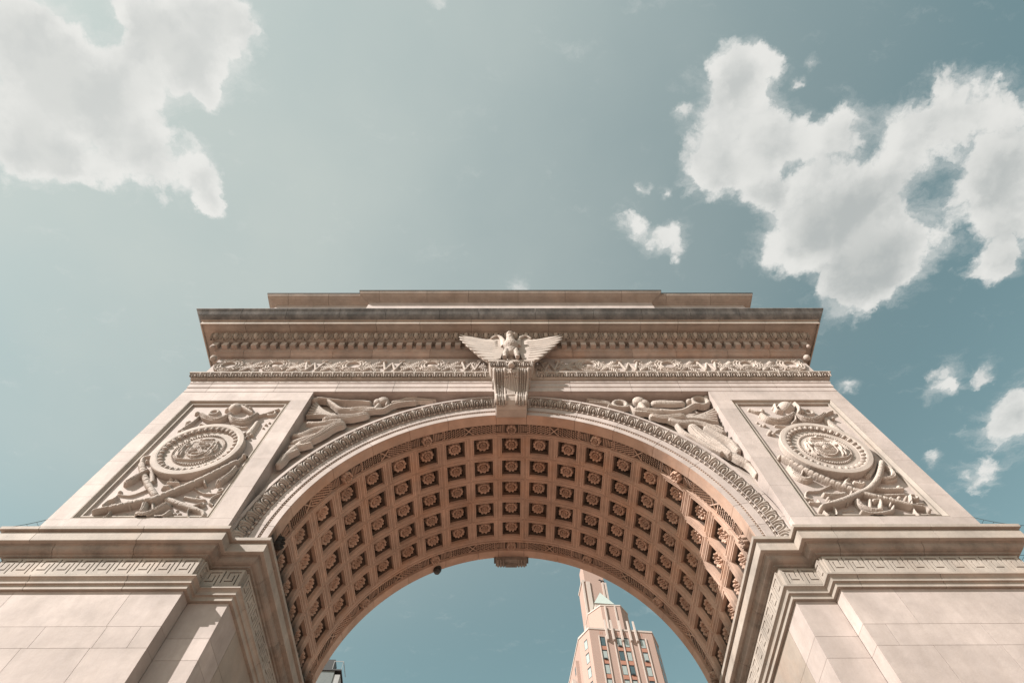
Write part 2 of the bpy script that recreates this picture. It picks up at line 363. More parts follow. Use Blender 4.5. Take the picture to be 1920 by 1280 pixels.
# solid masonry behind the facing stones
mb=MB()
def arch_wall(mb,y0,y1,Ri,n=72):
    top=5.24; vs=[]; 
    for i in range(n+1):
        a=-PI/2+PI*i/n; sx,cz=math.sin(a),math.cos(a)
        x=Ri*sx; z=Ri*cz
        k=min(5.30/max(abs(sx),1e-6), top/max(cz,1e-6)); X=k*sx; Z=max(k*cz,0)
        vs+=[(x,y0,z),(X,y0,Z),(x,y1,z),(X,y1,Z)]
    fs=[]
    for i in range(n):
        a=4*i;b=a+4; fs+=[(a,b,b+1,a+1),(a+2,a+3,b+3,b+2),(a,a+2,b+2,b),(a+1,b+1,b+3,a+3)]
    fs+=[(0,1,3,2),(4*n,4*n+2,4*n+3,4*n+1)]
    mb.add(vs,fs)
arch_wall(mb,.035,T-.035,4.88)
# corner fills between ray-cast wall and top corners
for s in (-1,1):
    mb.add([(s*4.0,.040,5.235),(s*5.295,.040,5.235),(s*5.295,.040,4.0),(s*4.0,T-.040,5.235),(s*5.295,T-.040,5.235),(s*5.295,T-.040,4.0)],[(0,1,2),(3,5,4),(0,3,4,1),(1,4,5,2),(2,5,3,0)])
    x0,x1=sorted((s*5.26,s*(BW-.05)))
    mb.box(x0,x1,-.14,T+.2,-.1,5.24)
    x0,x1=sorted((s*5.34,s*(BW-.06))); mb.box(x0,x1,-.20,T+.2,-SP,-.12)
    x0,x1=sorted((s*4.68,s*5.34)); mb.box(x0,x1,.06,T-.06,-SP,-.12)
    x0,x1=sorted((s*4.66,s*5.3)); mb.box(x0,x1,.06,T-.06,-.118,.05)
part('masonry_core',mb,'carved',A)
part('masonry_core',MB().box(-BW+.06,BW-.06,-.23,T+.23,5.25,8.5),'marble',A)

# --- vault: rings of stones at the two rims
def ring_stones(name,prof,angs,mat,gap=.004,**k):
    for a,b in zip(angs[:-1],angs[1:]):
        g=gap/RV
        part(name,lathe(prof,R_(a)+g,R_(b)-g,max(2,int(abs(b-a)/1.6))),mat,A,**k)
jf=[-90,-83.3,-76,-59.5,-45.5,-33,-20.4,-4.9,4.9,20.4,33,46.5,59.2,76.3,83.5,90]
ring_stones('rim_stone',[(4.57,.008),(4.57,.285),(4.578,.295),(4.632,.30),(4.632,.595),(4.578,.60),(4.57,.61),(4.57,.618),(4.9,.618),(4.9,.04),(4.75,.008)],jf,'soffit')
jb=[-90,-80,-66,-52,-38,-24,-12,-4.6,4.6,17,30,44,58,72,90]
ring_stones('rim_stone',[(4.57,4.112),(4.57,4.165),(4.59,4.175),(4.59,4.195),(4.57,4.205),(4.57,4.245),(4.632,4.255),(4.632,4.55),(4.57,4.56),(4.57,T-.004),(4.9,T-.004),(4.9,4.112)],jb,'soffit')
# archivolt on the front face
av=[(4.572,.03),(4.572,-.002),(4.703,-.002),(4.706,.028),(4.752,.028),(4.756,-.020),(4.915,-.020),(4.918,-.002),(4.985,-.002),(4.99,-.035),(5.03,-.060),(5.07,-.090),(5.12,-.118),(5.175,-.130),(5.19,-.132),(5.195,-.165),(5.262,-.165),(5.265,.03)]
for lo,hi in ((-90,-5.0),(5.0,90)):
    a=[x for x in jf if lo<x<hi]; a=[lo]+a[0:]+[hi]
    a=sorted(set(a)); a=[x for i,x in enumerate(a) if i==0 or x-a[i-1]>1.2]
    if abs(a[-1]-hi)>.01: a[-1]=hi
    ring_stones('archivolt_stone',av,a,'marble')
for lo,hi in ((-90,-5.0),(5.0,90)): part('rope_groove',lathe([(4.707,.012),(4.751,.012),(4.751,.027),(4.707,.027)],R_(lo),R_(hi),50),'leafdark',A)
# bead mouldings (small, joined)
mb=MB()
for i in range(236):
    a=R_(-89.6+179.2*i/235)
    if abs(a)<R_(5.4): continue
    R=4.728; mb.ell((R*math.sin(a),.0,R*math.cos(a)),(.017,.016,.017),6,4)
part('bead_moulding',mb.mesh('bead_moulding',True),'trim',A,kind='stuff')
mb=MB()
for i in range(112):
    a=R_(-89.3+178.6*i/111)
    if abs(a)<R_(5.5): continue
    R=4.95; mb.ell((R*math.sin(a),-.028,R*math.cos(a)),(.031,.034,.031),8,5)
    for q in (-.0098,.0098):
        b=a+R_(178.6/111)/2+q*.35; mb.ell((R*math.sin(b),-.016,R*math.cos(b)),(.012,.03,.012),6,4)
part('pearl_moulding',mb.mesh('pearl_moulding',True),'carved',A,kind='stuff')
# acanthus leaves on the sloping moulding of the archivolt
def leaf_grid(W,Hh,res=.009):
    r=Relief(-W/2,W/2,0,Hh,res); k=Hh/.21; q=W/.257
    def c(pts,h): r.chain([(a*q,b*k,w) for a,b,w in pts],h)
    c([(-.074,.012,.013),(-.078,.07,.016),(-.058,.125,.017),(-.02,.158,.016),(0,.163,.016),(.02,.158,.016),(.058,.125,.017),(.078,.07,.016),(.074,.012,.013)],.040)
    r.ell(0,.068*k,.034*q,.062*k,.046)
    for s in (-1,1):
        c([(s*.128,.0,.016),(s*.128,.10,.020),(s*.126,.19,.030)],.046)
        c([(s*.060,.185,.014),(s*.090,.165,.014),(s*.108,.12,.010)],.034)
    r.put(.0012+0*r.X); return r
LG=leaf_grid(.255,.205)
def mapped(r,fn,name,mats=('leaf','leafdark')):
    nz,nx=r.H.shape; vs=[fn(float(r.X[i,j]),float(r.Z[i,j]),float(r.H[i,j])) for i in range(nz) for j in range(nx)]
    fs=[(i*nx+j,i*nx+j+1,(i+1)*nx+j+1,(i+1)*nx+j) for i in range(nz-1) for j in range(nx-1)]
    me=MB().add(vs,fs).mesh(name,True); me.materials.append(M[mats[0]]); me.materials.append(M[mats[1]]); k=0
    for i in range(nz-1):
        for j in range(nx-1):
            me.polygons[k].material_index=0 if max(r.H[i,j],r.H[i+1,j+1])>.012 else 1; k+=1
    return me
def av_map(u,v,h):
    t=min(max(v/.205,0),1); R=4.992+.200*t-.010*math.sin(PI*t); y=-.040-.094*t-.020*math.sin(PI*t); R-=h*.5; y-=h*.85
    a=u/5.09; return (R*math.sin(a),y,R*math.cos(a))
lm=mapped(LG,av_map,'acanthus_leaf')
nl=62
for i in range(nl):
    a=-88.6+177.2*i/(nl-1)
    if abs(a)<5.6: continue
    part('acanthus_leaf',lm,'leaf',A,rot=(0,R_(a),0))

# --- coffers
def coffer_mesh():
    rings=[(.366,.348,.0),(.358,.340,.0),(.354,.336,.012),(.345,.327,.012),(.341,.323,.0),(.302,.297,.0),(.298,.293,.014),(.278,.280,.014),(.274,.276,.0),(.252,.258,.0),(.249,.255,.045),(.247,.253,.085),(.228,.234,.090),(.225,.231,.125),(.206,.212,.130),(.202,.208,.215)]
    mb=MB(); nu,ny=8,4; vs=[];fs=[]
    for hu,hy,d in rings:
        ring=[(-hu+2*hu*i/nu,-hy) for i in range(nu)]+[(hu,-hy+2*hy*i/ny) for i in range(ny)]+[(hu-2*hu*i/nu,hy) for i in range(nu)]+[(-hu,hy-2*hy*i/ny) for i in range(ny)]
        for u,y in ring:
            a=u/RV; r=RV+d; 
            if d>.02: a=u/(RV+d*.5)
            vs.append((r*math.sin(a),y,r*math.cos(a)))
    n=2*(nu+ny)
    for k in range(len(rings)-1):
        for i in range(n): fs.append((k*n+i,k*n+(i+1)%n,(k+1)*n+(i+1)%n,(k+1)*n+i))
    k=(len(rings)-1)*n; 
    vs.append((0,0,RV+.215)); c=len(vs)-1
    for i in range(n): fs.append((k+i,k+(i+1)%n,c))
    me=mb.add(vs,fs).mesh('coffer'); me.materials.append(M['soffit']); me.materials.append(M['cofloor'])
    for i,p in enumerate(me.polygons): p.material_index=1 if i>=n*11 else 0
    return me
cm=coffer_mesh()
def rosette_mesh(name,Rr,npet,depth,inner=6,ph=0.,lift=.10,R0=RV):
    nr,na=16,npet*6; vs=[];fs=[]
    for i in range(nr+1):
        s=i/nr
        for j in range(na):
            p=2*PI*j/na; pet=abs(math.cos(npet*p/2+ph))**.6; edge=Rr*(.80+.20*pet)
            rad=s*edge
            if s<.12: h=.115*math.sqrt(max(0,1-(s/.14)**2))+.0
            elif s<.2: h=.035
            elif s<.46: q=(s-.2)/.26; h=.045+.060*math.sin(PI*q)*(.55+.45*abs(math.cos(inner*p/2)))
            elif s<.58: h=.006
            else: q=(s-.56)/.44; h=(.062+.040*math.sin(PI*min(1,q*.85+.05)))*(.70+.30*pet); 
            if s>.97: h=-.02
            h=h/.115*lift
            r=R0+depth-h; a=rad*math.cos(p)/R0; vs.append((r*math.sin(a),rad*math.sin(p),r*math.cos(a)))
    for i in range(nr):
        for j in range(na): fs.append((i*na+j,(i+1)*na+j,(i+1)*na+(j+1)%na,i*na+(j+1)%na))
    return MB().add(vs,fs).mesh(name,True)
rms=[rosette_mesh('rosette',.180,10,.215,6,0,.18),rosette_mesh('rosette',.176,11,.215,5,.4,.175),rosette_mesh('rosette',.183,9,.215,8,.2,.185)]
K=0
for k in range(-9,10):
    for row in range(5):
        th=R_(9.2*k); y=.968+row*.7
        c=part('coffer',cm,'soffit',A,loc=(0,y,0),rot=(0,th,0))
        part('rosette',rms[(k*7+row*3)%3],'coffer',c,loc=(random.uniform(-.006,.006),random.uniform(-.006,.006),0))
# plain course of the vault between last coffer and springing
for s in (-1,1):
    part('vault_springer',lathe([(4.57,.62),(4.57,4.11),(4.75,4.11),(4.75,.62)],s*R_(92.0),s*R_(90.9-.0),2),'soffit',A)
rim_r=rosette_mesh('rim_rosette',.135,8,.062,5,0,.15)
def garland_mesh(flip):
    mb=MB(); seg=R_(27.6); W=.26; n=26
    def P(a,y,h): r=4.632-h; return (r*math.sin(a),y,r*math.cos(a))
    half=seg/2-R_(1.0); a0=-half+R_(4.4); 
    # sheaths of thin flutes either side of the rosette
    for s in (-1,1):
        for q in range(6):
            a=s*(half-R_(1.4)-R_(.52)*q); mb.tube([P(a,-.12+.01*q,.008),P(a,0,.016),P(a,.12-.01*q,.008)],.011,5)
        a=s*(half-R_(4.9)); mb.tube([P(a,-.125,.01),P(a,.125,.01)],.016,5)
    # overlapping bay leaves tied by a crossed ribbon at the middle
    for s in (-1,1):
        for i in range(11):
            a=s*(R_(1.4)+R_(.70)*i)
            for j in range(4):
                y=-.095+.063*j+(.03 if i%2 else -.0); L=R_(.40); w=.024
                if abs(y)>.12: continue
                b=a+s*L*1.2; mb.add([P(a-s*L,y,.008),P(a,y-w-.004,.008),P(b,y,.062),P(a,y+w+.004,.008)],[(0,1,2),(0,2,3),(1,3,2)])
    for s in (-1,1): mb.tube([P(-R_(1.5),-s*.12,.01),P(0,0,.024),P(R_(1.5),s*.12,.01)],.016,6)
    mb.tube([P(a,-.135,.0) for a in np.linspace(-half,half,14)],.008,4); mb.tube([P(a,.135,.0) for a in np.linspace(-half,half,14)],.008,4)
    nf=len(mb.f); pts=np.linspace(-half,half,15)
    for a,b in zip(pts[:-1],pts[1:]):
        if True: mb.add([P(a,-.128,.003),P(b,-.128,.003),P(b,.128,.003),P(a,.128,.003)],[(0,1,2,3)])
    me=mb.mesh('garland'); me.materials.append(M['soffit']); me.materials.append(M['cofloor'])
    for p in me.polygons: p.material_index=1 if p.index>=nf else 0  # backing strip darkened, painting in the shade between the leaves
    return me
gm=garland_mesh(0)
for yy,dl in ((.448,''),(4.40,'')):
    for k in range(-3,4):
        th=R_(27.6*k)
        o=part('rim_rosette',rim_r,'soffit',A,loc=(0,yy,0),rot=(0,th,0))
        if k==-3 and yy<1:
            o.data=rim_r.copy(); o.data.materials.clear(); o.data.materials.append(M['blackened']); o['label']='soot rosette with stain and shade in its colour'  # its black holds both a stain and the deep shade here
        if k<3: part('garland',gm,'soffit',A,loc=(0,yy,0),rot=(0,R_(27.6*k+13.8),0))

# --- imposts with Greek key
pathL=[(-BW,T+.27),(-BW,YB),(-5.285,YB),(-5.285,0),(-4.62,0),(-4.62,T),(-5.285,T),(-5.285,T+.27)]
pathR=[(-x,y) for x,y in reversed(pathL)]
impA=[(-.12,-1.225),(.05,-1.225),(.05,-1.15),(.058,-1.142),(.085,-1.138),(.085,-1.118),(.075,-1.11),(.082,-1.07),(.105,-1.04),(.125,-1.03),(.125,-1.005),(.045,-1.0),(.045,-.955),(-.12,-.955)]
impB=[(-.12,-.953),(.022,-.953),(.022,-.575),(-.12,-.575)]
impC=[(-.12,-.573),(.045,-.573),(.045,-.56),(.075,-.555),(.075,-.535),(.085,-.525)]+[(.085+.10*math.sin(t*PI/2),-.525+.11*(1-math.cos(t*PI/2))) for t in (.2,.4,.6,.8,1)]+[(.20,-.41),(.205,-.392),(-.12,-.392)]
impD=[(-.12,-.390),(.268,-.390),(.275,-.382),(.275,-.205),(.255,-.19),(.255,-.163),(.32,-.16),(.325,-.10),(-.12,-.05)]
for pth in (pathL,pathR):
    course('impost_base_moulding',pth,impA,'trim',A,1.35)
    course('key_band_stone',pth,impB,'trim',A,1.6)
    course('impost_cove_stone',pth,impC,'imp',A,1.45)
    course('impost_cornice_stone',pth,impD,'trim',A,1.6)
def key_mesh():
    U=.344; H=.348; nx,nz=16,15; g=np.ones((nz,nx),int)         # z index 0 = top
    def vl(x,a,b): g[int(round(a*(nz-1))):int(round(b*(nz-1)))+1,int(round(x*(nx-1)))]=0
    def hl(z,a,b): g[int(round(z*(nz-1))),int(round(a*(nx-1))):int(round(b*(nx-1)))+1]=0
    vl(0,.07,.80); vl(.30,.14,.50); hl(.14,.30,.85); vl(.57,.36,.72); hl(.72,.20,.57); vl(.80,.30,.93)
    dx,dz=U/nx,H/nz; d=.036; mb=MB(); top=np.where(g==1,-d,.006)
    for r in range(nz):
        for c in range(nx):
            x0,x1=c*dx,(c+1)*dx; z1,z0=H-r*dz,H-(r+1)*dz; y=top[r,c]
            mb.add([(x0,y,z0),(x1,y,z0),(x1,y,z1),(x0,y,z1)],[(0,1,2,3)])
            if c<nx-1 and top[r,c+1]!=y: mb.add([(x1,y,z0),(x1,top[r,c+1],z0),(x1,top[r,c+1],z1),(x1,y,z1)],[(0,1,2,3)])
            if r<nz-1 and top[r+1,c]!=y: mb.add([(x0,y,z0),(x1,y,z0),(x1,top[r+1,c],z0),(x0,top[r+1,c],z0)],[(0,1,2,3)])
    for a,b in (((0,0),(U,0)),((0,H),(U,H)),((0,0),(0,H)),((U,0),(U,H))):
        mb.add([(a[0],-d,a[1]),(b[0],-d,b[1]),(b[0],.02,b[1]),(a[0],.02,a[1])],[(0,1,2,3)])
    return mb.mesh('greek_key')
km=key_mesh(); Z0=-.940
for i in range(10): 
    part('greek_key',km,'trim',A,loc=(-8.66+.337*i,YB-.024,Z0),scale=(.978,1,1))
    part('greek_key',km,'trim',A,loc=(8.66-.337*i,YB-.024,Z0),scale=(-.978,1,1))
for i in range(2):
    part('greek_key',km,'trim',A,loc=(-5.26+.33*i,-.024,Z0),scale=(.955,1,1)); part('greek_key',km,'trim',A,loc=(5.26-.33*i,-.024,Z0),scale=(-.955,1,1))
for i in range(14):
    part('greek_key',km,'trim',A,loc=(-4.598,.03+.3395*i,Z0),rot=(0,0,R_(90)),scale=(.985,1,1))
    part('greek_key',km,'trim',A,loc=(4.598,.03+.3395*i,Z0),rot=(0,0,R_(90)),scale=(.985,-1,1))
for s in (-1,1):
    part('greek_key',km,'trim',A,loc=(s*5.263,-.25,Z0),rot=(0,0,R_(90)),scale=(.60,-s,1))

# --- pier ashlar (right half is a mirror, as in the masonry)
rows=[-1.229,-1.88,-2.24,-3.06,-3.42,-4.24,-4.6]
jn=[[8.62,7.98,6.11,5.285],[8.62,7.01,6.09,5.585,5.285],[8.62,7.10,6.11,5.285],[8.62,8.0,6.9,5.7,5.285],[8.62,7.3,6.11,5.285],[8.62,7.9,6.7,5.285]]
for s in (-1,1):
    for r in range(6):
        z1,z0=rows[r]-.002,rows[r+1]+.003
        J=jn[r] if not (s>0 and r in (0,1)) else ([8.62,6.15,5.285] if r==0 else [8.62,7.06,5.625,5.285])
        for a,b in zip(J[:-1],J[1:]):
            x0,x1=sorted((s*(a-.003),s*(b+.003))); 
            y1=-.05 if b>5.3 else -.002
            part('stone_block',MB().box(x0,x1,YB,y1,z0,z1),'marble',A)
        x0,x1=sorted((s*4.62,s*5.282)); part('stone_block',MB().box(x0,x1,0,.62,z0,z1),'marble',A)
        yj=[.626,1.5,2.5,3.6,4.79] if r%2 else [.626,2.0,3.2,4.79]
        for a,b in zip(yj[:-1],yj[1:]):
            x0,x1=sorted((s*4.62,s*4.9)); part('stone_block',MB().box(x0,x1,a+.003,b-.003,z0,z1),'jamb',A)
    x0,x1=sorted((s*4.62,s*8.62)); part('pier_shaft',MB().box(x0,x1,YB+.001,T+.25,-SP,-4.61),'marble',A)

# --- attic storey frames round the trophy panels
PX0,PX1,PZ0,PZ1=5.66,8.26,.43,4.80
fz=[.0,.40,1.05,1.42,2.2,2.55,3.3,3.68,4.4,4.80]
for s in (-1,1):
    def sb(x0,x1,z0,z1,y0=-.30,y1=-.02,mat='marble'):
        a,b=sorted((s*x0,s*x1)); part('frame_stone',MB().box(a,b,y0,y1,z0+.002,z1-.002),mat,A)
    for a,b in zip(fz[:-1],fz[1:]):
        sb(PX1,BW,a,b); 
    for a,b in zip([0,.43,1.35,2.3,3.35,4.35],[.43,1.35,2.3,3.35,4.35,4.80]): sb(5.225,PX0,a,b,y1=.034)
    for a,b in ((5.225,6.4),(6.4,7.75),(7.75,BW)): sb(a+.002,b-.002,4.80,5.235,y1=.034 if a<5.5 else -.02)
    for a,b in ((PX0,6.9),(6.9,8.26)): sb(a+.002,b-.002,.0,.43)
    # inner moulding of the panel
    fp=[(0,-.20),(0,-.296),(.018,-.30),(.03,-.285),(.045,-.255),(.07,-.235),(.095,-.235),(.10,-.25),(.125,-.25),(.13,-.20)]
    x0,x1=sorted((s*PX0,s*PX1)); 
    cs=[(x0,PZ0),(x1,PZ0),(x1,PZ1),(x0,PZ1)]; nx=[(1,1),(-1,1),(-1,-1),(1,-1)]
    for e in range(4):
        a=e;b=(e+1)%4; vs=[(cs[a][0]+nx[a][0]*d,y,cs[a][1]+nx[a][1]*d) for d,y in fp]+[(cs[b][0]+nx[b][0]*d,y,cs[b][1]+nx[b][1]*d) for d,y in fp]; n=len(fp)
        part('panel_moulding',MB().add(vs,[(i,i+1,n+i+1,n+i) for i in range(n-1)]),'trim',A)
# side and back faces of the attic storey
for s in (-1,1):
    x0,x1=sorted((s*(BW-.05),s*BW)); part('side_wall',MB().box(x0,x1,-.015,T+.27,0,5.235),'marble',A)

# --- medallions and trophies
def medallion(cx,cz,kind):
    m=MB(); y0=-.21
    prof=[(.93,.0),(.93,-.155),(.915,-.175),(.83,-.18),(.80,-.175),(.775,-.15),(.72,-.115),(.70,-.115),(.695,-.10),(.55,-.10),(.545,-.115),(.50,-.115),(.495,-.10),(0.001,-.10)]
    n=72; vs=[];fs=[];k=len(prof)
    for i in range(n):
        a=2*PI*i/n
        for r,y in prof: vs.append((r*math.cos(a),y,r*1.04*math.sin(a)))
    for i in range(n):
        for j in range(k-1): fs.append((i*k+j,i*k+j+1,((i+1)%n)*k+j+1,((i+1)%n)*k+j))
    md=part('medallion',m.add(vs,fs).mesh('medallion',False),'carved',A,loc=(cx,y0,cz))
    eg=MB(); eg.ell((0,0,0),(.042,.040,.062),8,6); eg.tube([(-.055,.008,-.06),(-.06,-.012,0),(-.04,-.006,.055)],.009,5); egm=eg.mesh('egg',True)
    for i in range(34):
        a=2*PI*i/34; part('egg',egm,'carved',md,loc=(.748*math.cos(a),-.145,.748*1.04*math.sin(a)),rot=(0,-a+PI/2,0))
    bb=MB()
    for i in range(64): a=2*PI*i/64; bb.ell((.523*math.cos(a),-.125,.523*1.04*math.sin(a)),(.017,.02,.017),6,4)
    part('bead_ring',bb.mesh('bead_ring',True),'carved',md,kind='stuff')
    r=Relief(-.5,.5,-.5,.5,.0085); r.ell(0,0,.49,.49,.012,.1)
    # shield
    sh=np.where((np.abs(r.X)<.24)&(r.Z<.26)&(r.Z>-.30+.9*r.X**2*3.2),1,0); r.put(.055*sh)
    rim=np.where((np.abs(r.X)<.215)&(r.Z<.235)&(r.Z>-.27+.9*r.X**2*3.4),1,0); r.H=np.where(rim==1,.040,r.H)
    if kind=='mill':
        for a in (40,130,220,310):
            d=(math.cos(R_(a)),math.sin(R_(a))); e=(-d[1],d[0])
            for q in (-.032,0,.032): r.seg((d[0]*.03+e[0]*q,d[1]*.03+e[1]*q),(d[0]*.215+e[0]*q,d[1]*.215+e[1]*q),.014,.014,.075,flat=1)
        for x,z in ((-.15,0),(.15,0)): r.ell(x,z,.032,.045,.075)
        r.seg((-.06,.17),(.05,.17),.03,.02,.075); r.seg((-.05,-.19),(.07,-.19),.03,.02,.075)
        r.ell(-.02,.36,.11,.05,.06); r.seg((-.13,.38),(.14,.38),.03,.03,.05,folds=4)
    else:
        for i in range(13): a=R_(14+152*i/12); r.seg((.07*math.cos(a),-.0+.07*math.sin(a)),(.2*math.cos(a),.2*math.sin(a)),.008,.014,.068)
        r.ell(0,0,.075,.07,.085); 
        for q in range(6): r.seg((-.2+.01*q,-.05-.032*q),(.2-.01*q,-.05-.032*q),.012,.012,.062)
        r.seg((-.05,-.06),(.06,-.06),.022,.022,.08); r.seg((0,-.05),(0,.06),.012,.008,.08); r.seg((-.12,.36),(.12,.36),.045,.045,.07,folds=4); r.ell(0,.40,.05,.05,.09)
    for s in (-1,1):  # supporters
        r.ell(s*.33,.20,.038,.045,.10); r.chain([(s*.33,.14,.055),(s*.345,.0,.06),(s*.33,-.08,.055)],.085,folds=3)
        r.chain([(s*.33,-.08,.035),(s*.35,-.18,.03),(s*.32,-.28,.024)],.075); r.chain([(s*.31,-.08,.03),(s*.29,-.18,.026),(s*.27,-.27,.02)],.07)
        r.chain([(s*.34,.1,.026),(s*.27,.06,.022),(s*.235,.12,.018)],.08); r.chain([(s*.37,.1,.022),(s*.41,.0,.02),(s*.40,-.1,.016)],.07)
        r.chain([(s*.42,-.26,.03),(s*.3,-.36,.035),(s*.12,-.40,.03),(0,-.41,.03)],.06,folds=3)
    part('coat_of_arms',r.mesh('coat_of_arms',-.10),'carved',md)
    return md
medallion(-6.93,2.60,'mill'); medallion(6.98,2.60,'sun')
PANEL_L={'helmet':[('e',[(-6.94,4.452,0.196)],0.2),('c',[(-6.805,4.502,0.066),(-6.537,4.299,0.052),(-6.418,4.199,0.038)],0.14),('e',[(-7.127,4.401,0.078)],0.12),('e',[(-6.7,4.502,0.058)],0.15),('e',[(-6.574,4.45,0.058)],0.13)],
 'swag':[('f',[(-7.644,4.129,0.056),(-7.445,3.984,0.096),(-7.172,3.888,0.114),(-7.014,3.982,0.097),(-6.924,4.152,0.061)],0.17),('f',[(-6.896,4.03,0.062),(-6.707,3.863,0.105),(-6.461,3.815,0.121),(-6.353,3.981,0.096),(-6.27,4.15,0.067)],0.17),('c',[(-7.492,3.771,0.035),(-7.187,3.655,0.04),(-6.97,3.723,0.035)],0.09),('c',[(-6.71,3.699,0.035),(-6.422,3.607,0.04),(-6.307,3.629,0.029)],0.09)],
 'torch':[('c',[(-7.684,4.081,0.041),(-7.703,3.842,0.055),(-7.771,3.634,0.05),(-7.824,3.453,0.064)],0.12),('e',[(-7.813,4.253,0.077)],0.14),('r',[(-7.418,4.302,0.114)],0.1,16),('r',[(-5.973,4.248,0.103)],0.1,14),('c',[(-6.234,4.125,0.056),(-6.067,4.223,0.041),(-5.874,4.398,0.036)],0.12),('e',[(-5.865,4.408,0.058)],0.13),('c',[(-6.147,3.814,0.076),(-6.14,3.583,0.089),(-6.145,3.359,0.107)],0.13)],
 'flowers':[('e',[(-7.853,3.89,0.076)],0.08),('e',[(-7.843,3.772,0.04)],0.07),('e',[(-7.775,3.453,0.083)],0.1),('e',[(-7.813,3.387,0.058)],0.08),('e',[(-6.201,3.493,0.064)],0.12),('e',[(-6.243,3.36,0.068)],0.12),('e',[(-6.069,3.293,0.063)],0.12),('e',[(-6.13,3.207,0.058)],0.12),('e',[(-5.927,3.767,0.04)],0.07),('e',[(-5.935,3.628,0.03)],0.06),('e',[(-5.876,3.86,0.033)],0.06)],
 'sword':[('b',[(-7.67,0.714,0.068),(-6.999,0.968,0.073),(-6.999,0.968,0.073),(-6.417,1.513,0.072),(-5.916,2.165,0.067)],0.17),('c',[(-7.94,0.613,0.051),(-7.82,0.671,0.047),(-7.675,0.723,0.051)],0.16),('c',[(-7.755,0.849,0.018),(-7.661,0.67,0.017),(-7.649,0.497,0.018),(-7.757,0.455,0.017)],0.15),('c',[(-7.917,0.819,0.024),(-7.895,0.941,0.025),(-7.832,1.002,0.028),(-7.81,1.095,0.025)],0.1),('e',[(-5.844,2.391,0.077)],0.16),('c',[(-5.924,2.183,0.045),(-5.847,2.372,0.027)],0.12),('c',[(-7.47,0.909,0.028),(-7.358,0.758,0.028)],0.19),('c',[(-6.377,1.649,0.03),(-6.246,1.445,0.03)],0.19)],
 'scabbard':[('b',[(-7.962,2.153,0.076),(-7.581,1.653,0.073),(-7.106,1.156,0.071)],0.14),('b',[(-6.78,1.014,0.069),(-6.385,0.844,0.068),(-6.056,0.709,0.06)],0.14),('c',[(-6.056,0.709,0.052),(-5.9,0.635,0.055),(-5.838,0.548,0.047)],0.14),('c',[(-6.038,0.873,0.021),(-6.174,0.783,0.02),(-6.188,0.636,0.02),(-6.077,0.477,0.02),(-5.926,0.449,0.02),(-5.824,0.519,0.02)],0.13),('c',[(-7.984,2.19,0.054),(-8.05,2.379,0.059),(-7.947,2.437,0.037)],0.12),('e',[(-7.886,2.246,0.058)],0.15),('c',[(-7.676,2.005,0.057),(-7.481,1.721,0.065),(-7.391,1.584,0.055)],0.12)],
 'blades':[('c',[(-7.869,1.19,0.016),(-7.581,1.158,0.019),(-7.374,1.334,0.019)],0.07),('c',[(-6.435,1.38,0.019),(-6.158,1.201,0.019),(-5.888,1.2,0.019)],0.08),('e',[(-7.878,1.271,0.046)],0.09),('r',[(-5.878,1.313,0.054)],0.08,10),('c',[(-5.808,1.183,0.029),(-5.918,1.089,0.029),(-5.916,0.934,0.029),(-5.774,0.827,0.024)],0.1),('r',[(-6.028,0.873,0.037)],0.1,9),('c',[(-6.473,1.091,0.041),(-6.216,1.027,0.045),(-6.045,1.011,0.025)],0.09),('e',[(-6.227,1.09,0.041)],0.11)],
 'drape':[('f',[(-7.884,1.518,0.081),(-7.819,1.585,0.073),(-7.75,1.757,0.057),(-7.658,1.898,0.039)],0.15),('f',[(-5.992,1.511,0.094),(-5.926,1.647,0.078),(-5.874,1.821,0.056),(-5.855,2.0,0.036)],0.15),('f',[(-7.066,1.382,0.055),(-6.949,1.398,0.047)],0.1),('e',[(-7.025,1.616,0.064)],0.16),('e',[(-6.901,1.565,0.055)],0.15),('c',[(-7.034,1.515,0.043),(-6.812,1.497,0.034)],0.14),('r',[(-6.363,1.752,0.095)],0.09,10)],
 'tied_cloth':[('f',[(-7.111,0.847,0.073),(-7.064,0.698,0.072),(-7.052,0.61,0.06)],0.16),('f',[(-7.079,0.524,0.067),(-6.902,0.523,0.07),(-6.772,0.638,0.072),(-6.671,0.815,0.076)],0.19),('c',[(-6.987,0.876,0.036),(-6.841,0.638,0.036)],0.14),('f',[(-6.721,0.48,0.039),(-6.573,0.493,0.043),(-6.514,0.637,0.043)],0.13),('e',[(-7.377,0.611,0.059)],0.05),('e',[(-7.249,0.611,0.036)],0.04),('e',[(-6.455,0.637,0.044)],0.06),('e',[(-6.356,0.637,0.04)],0.05),('e',[(-6.443,0.725,0.032)],0.05),('e',[(-6.385,0.507,0.039)],0.04)]}
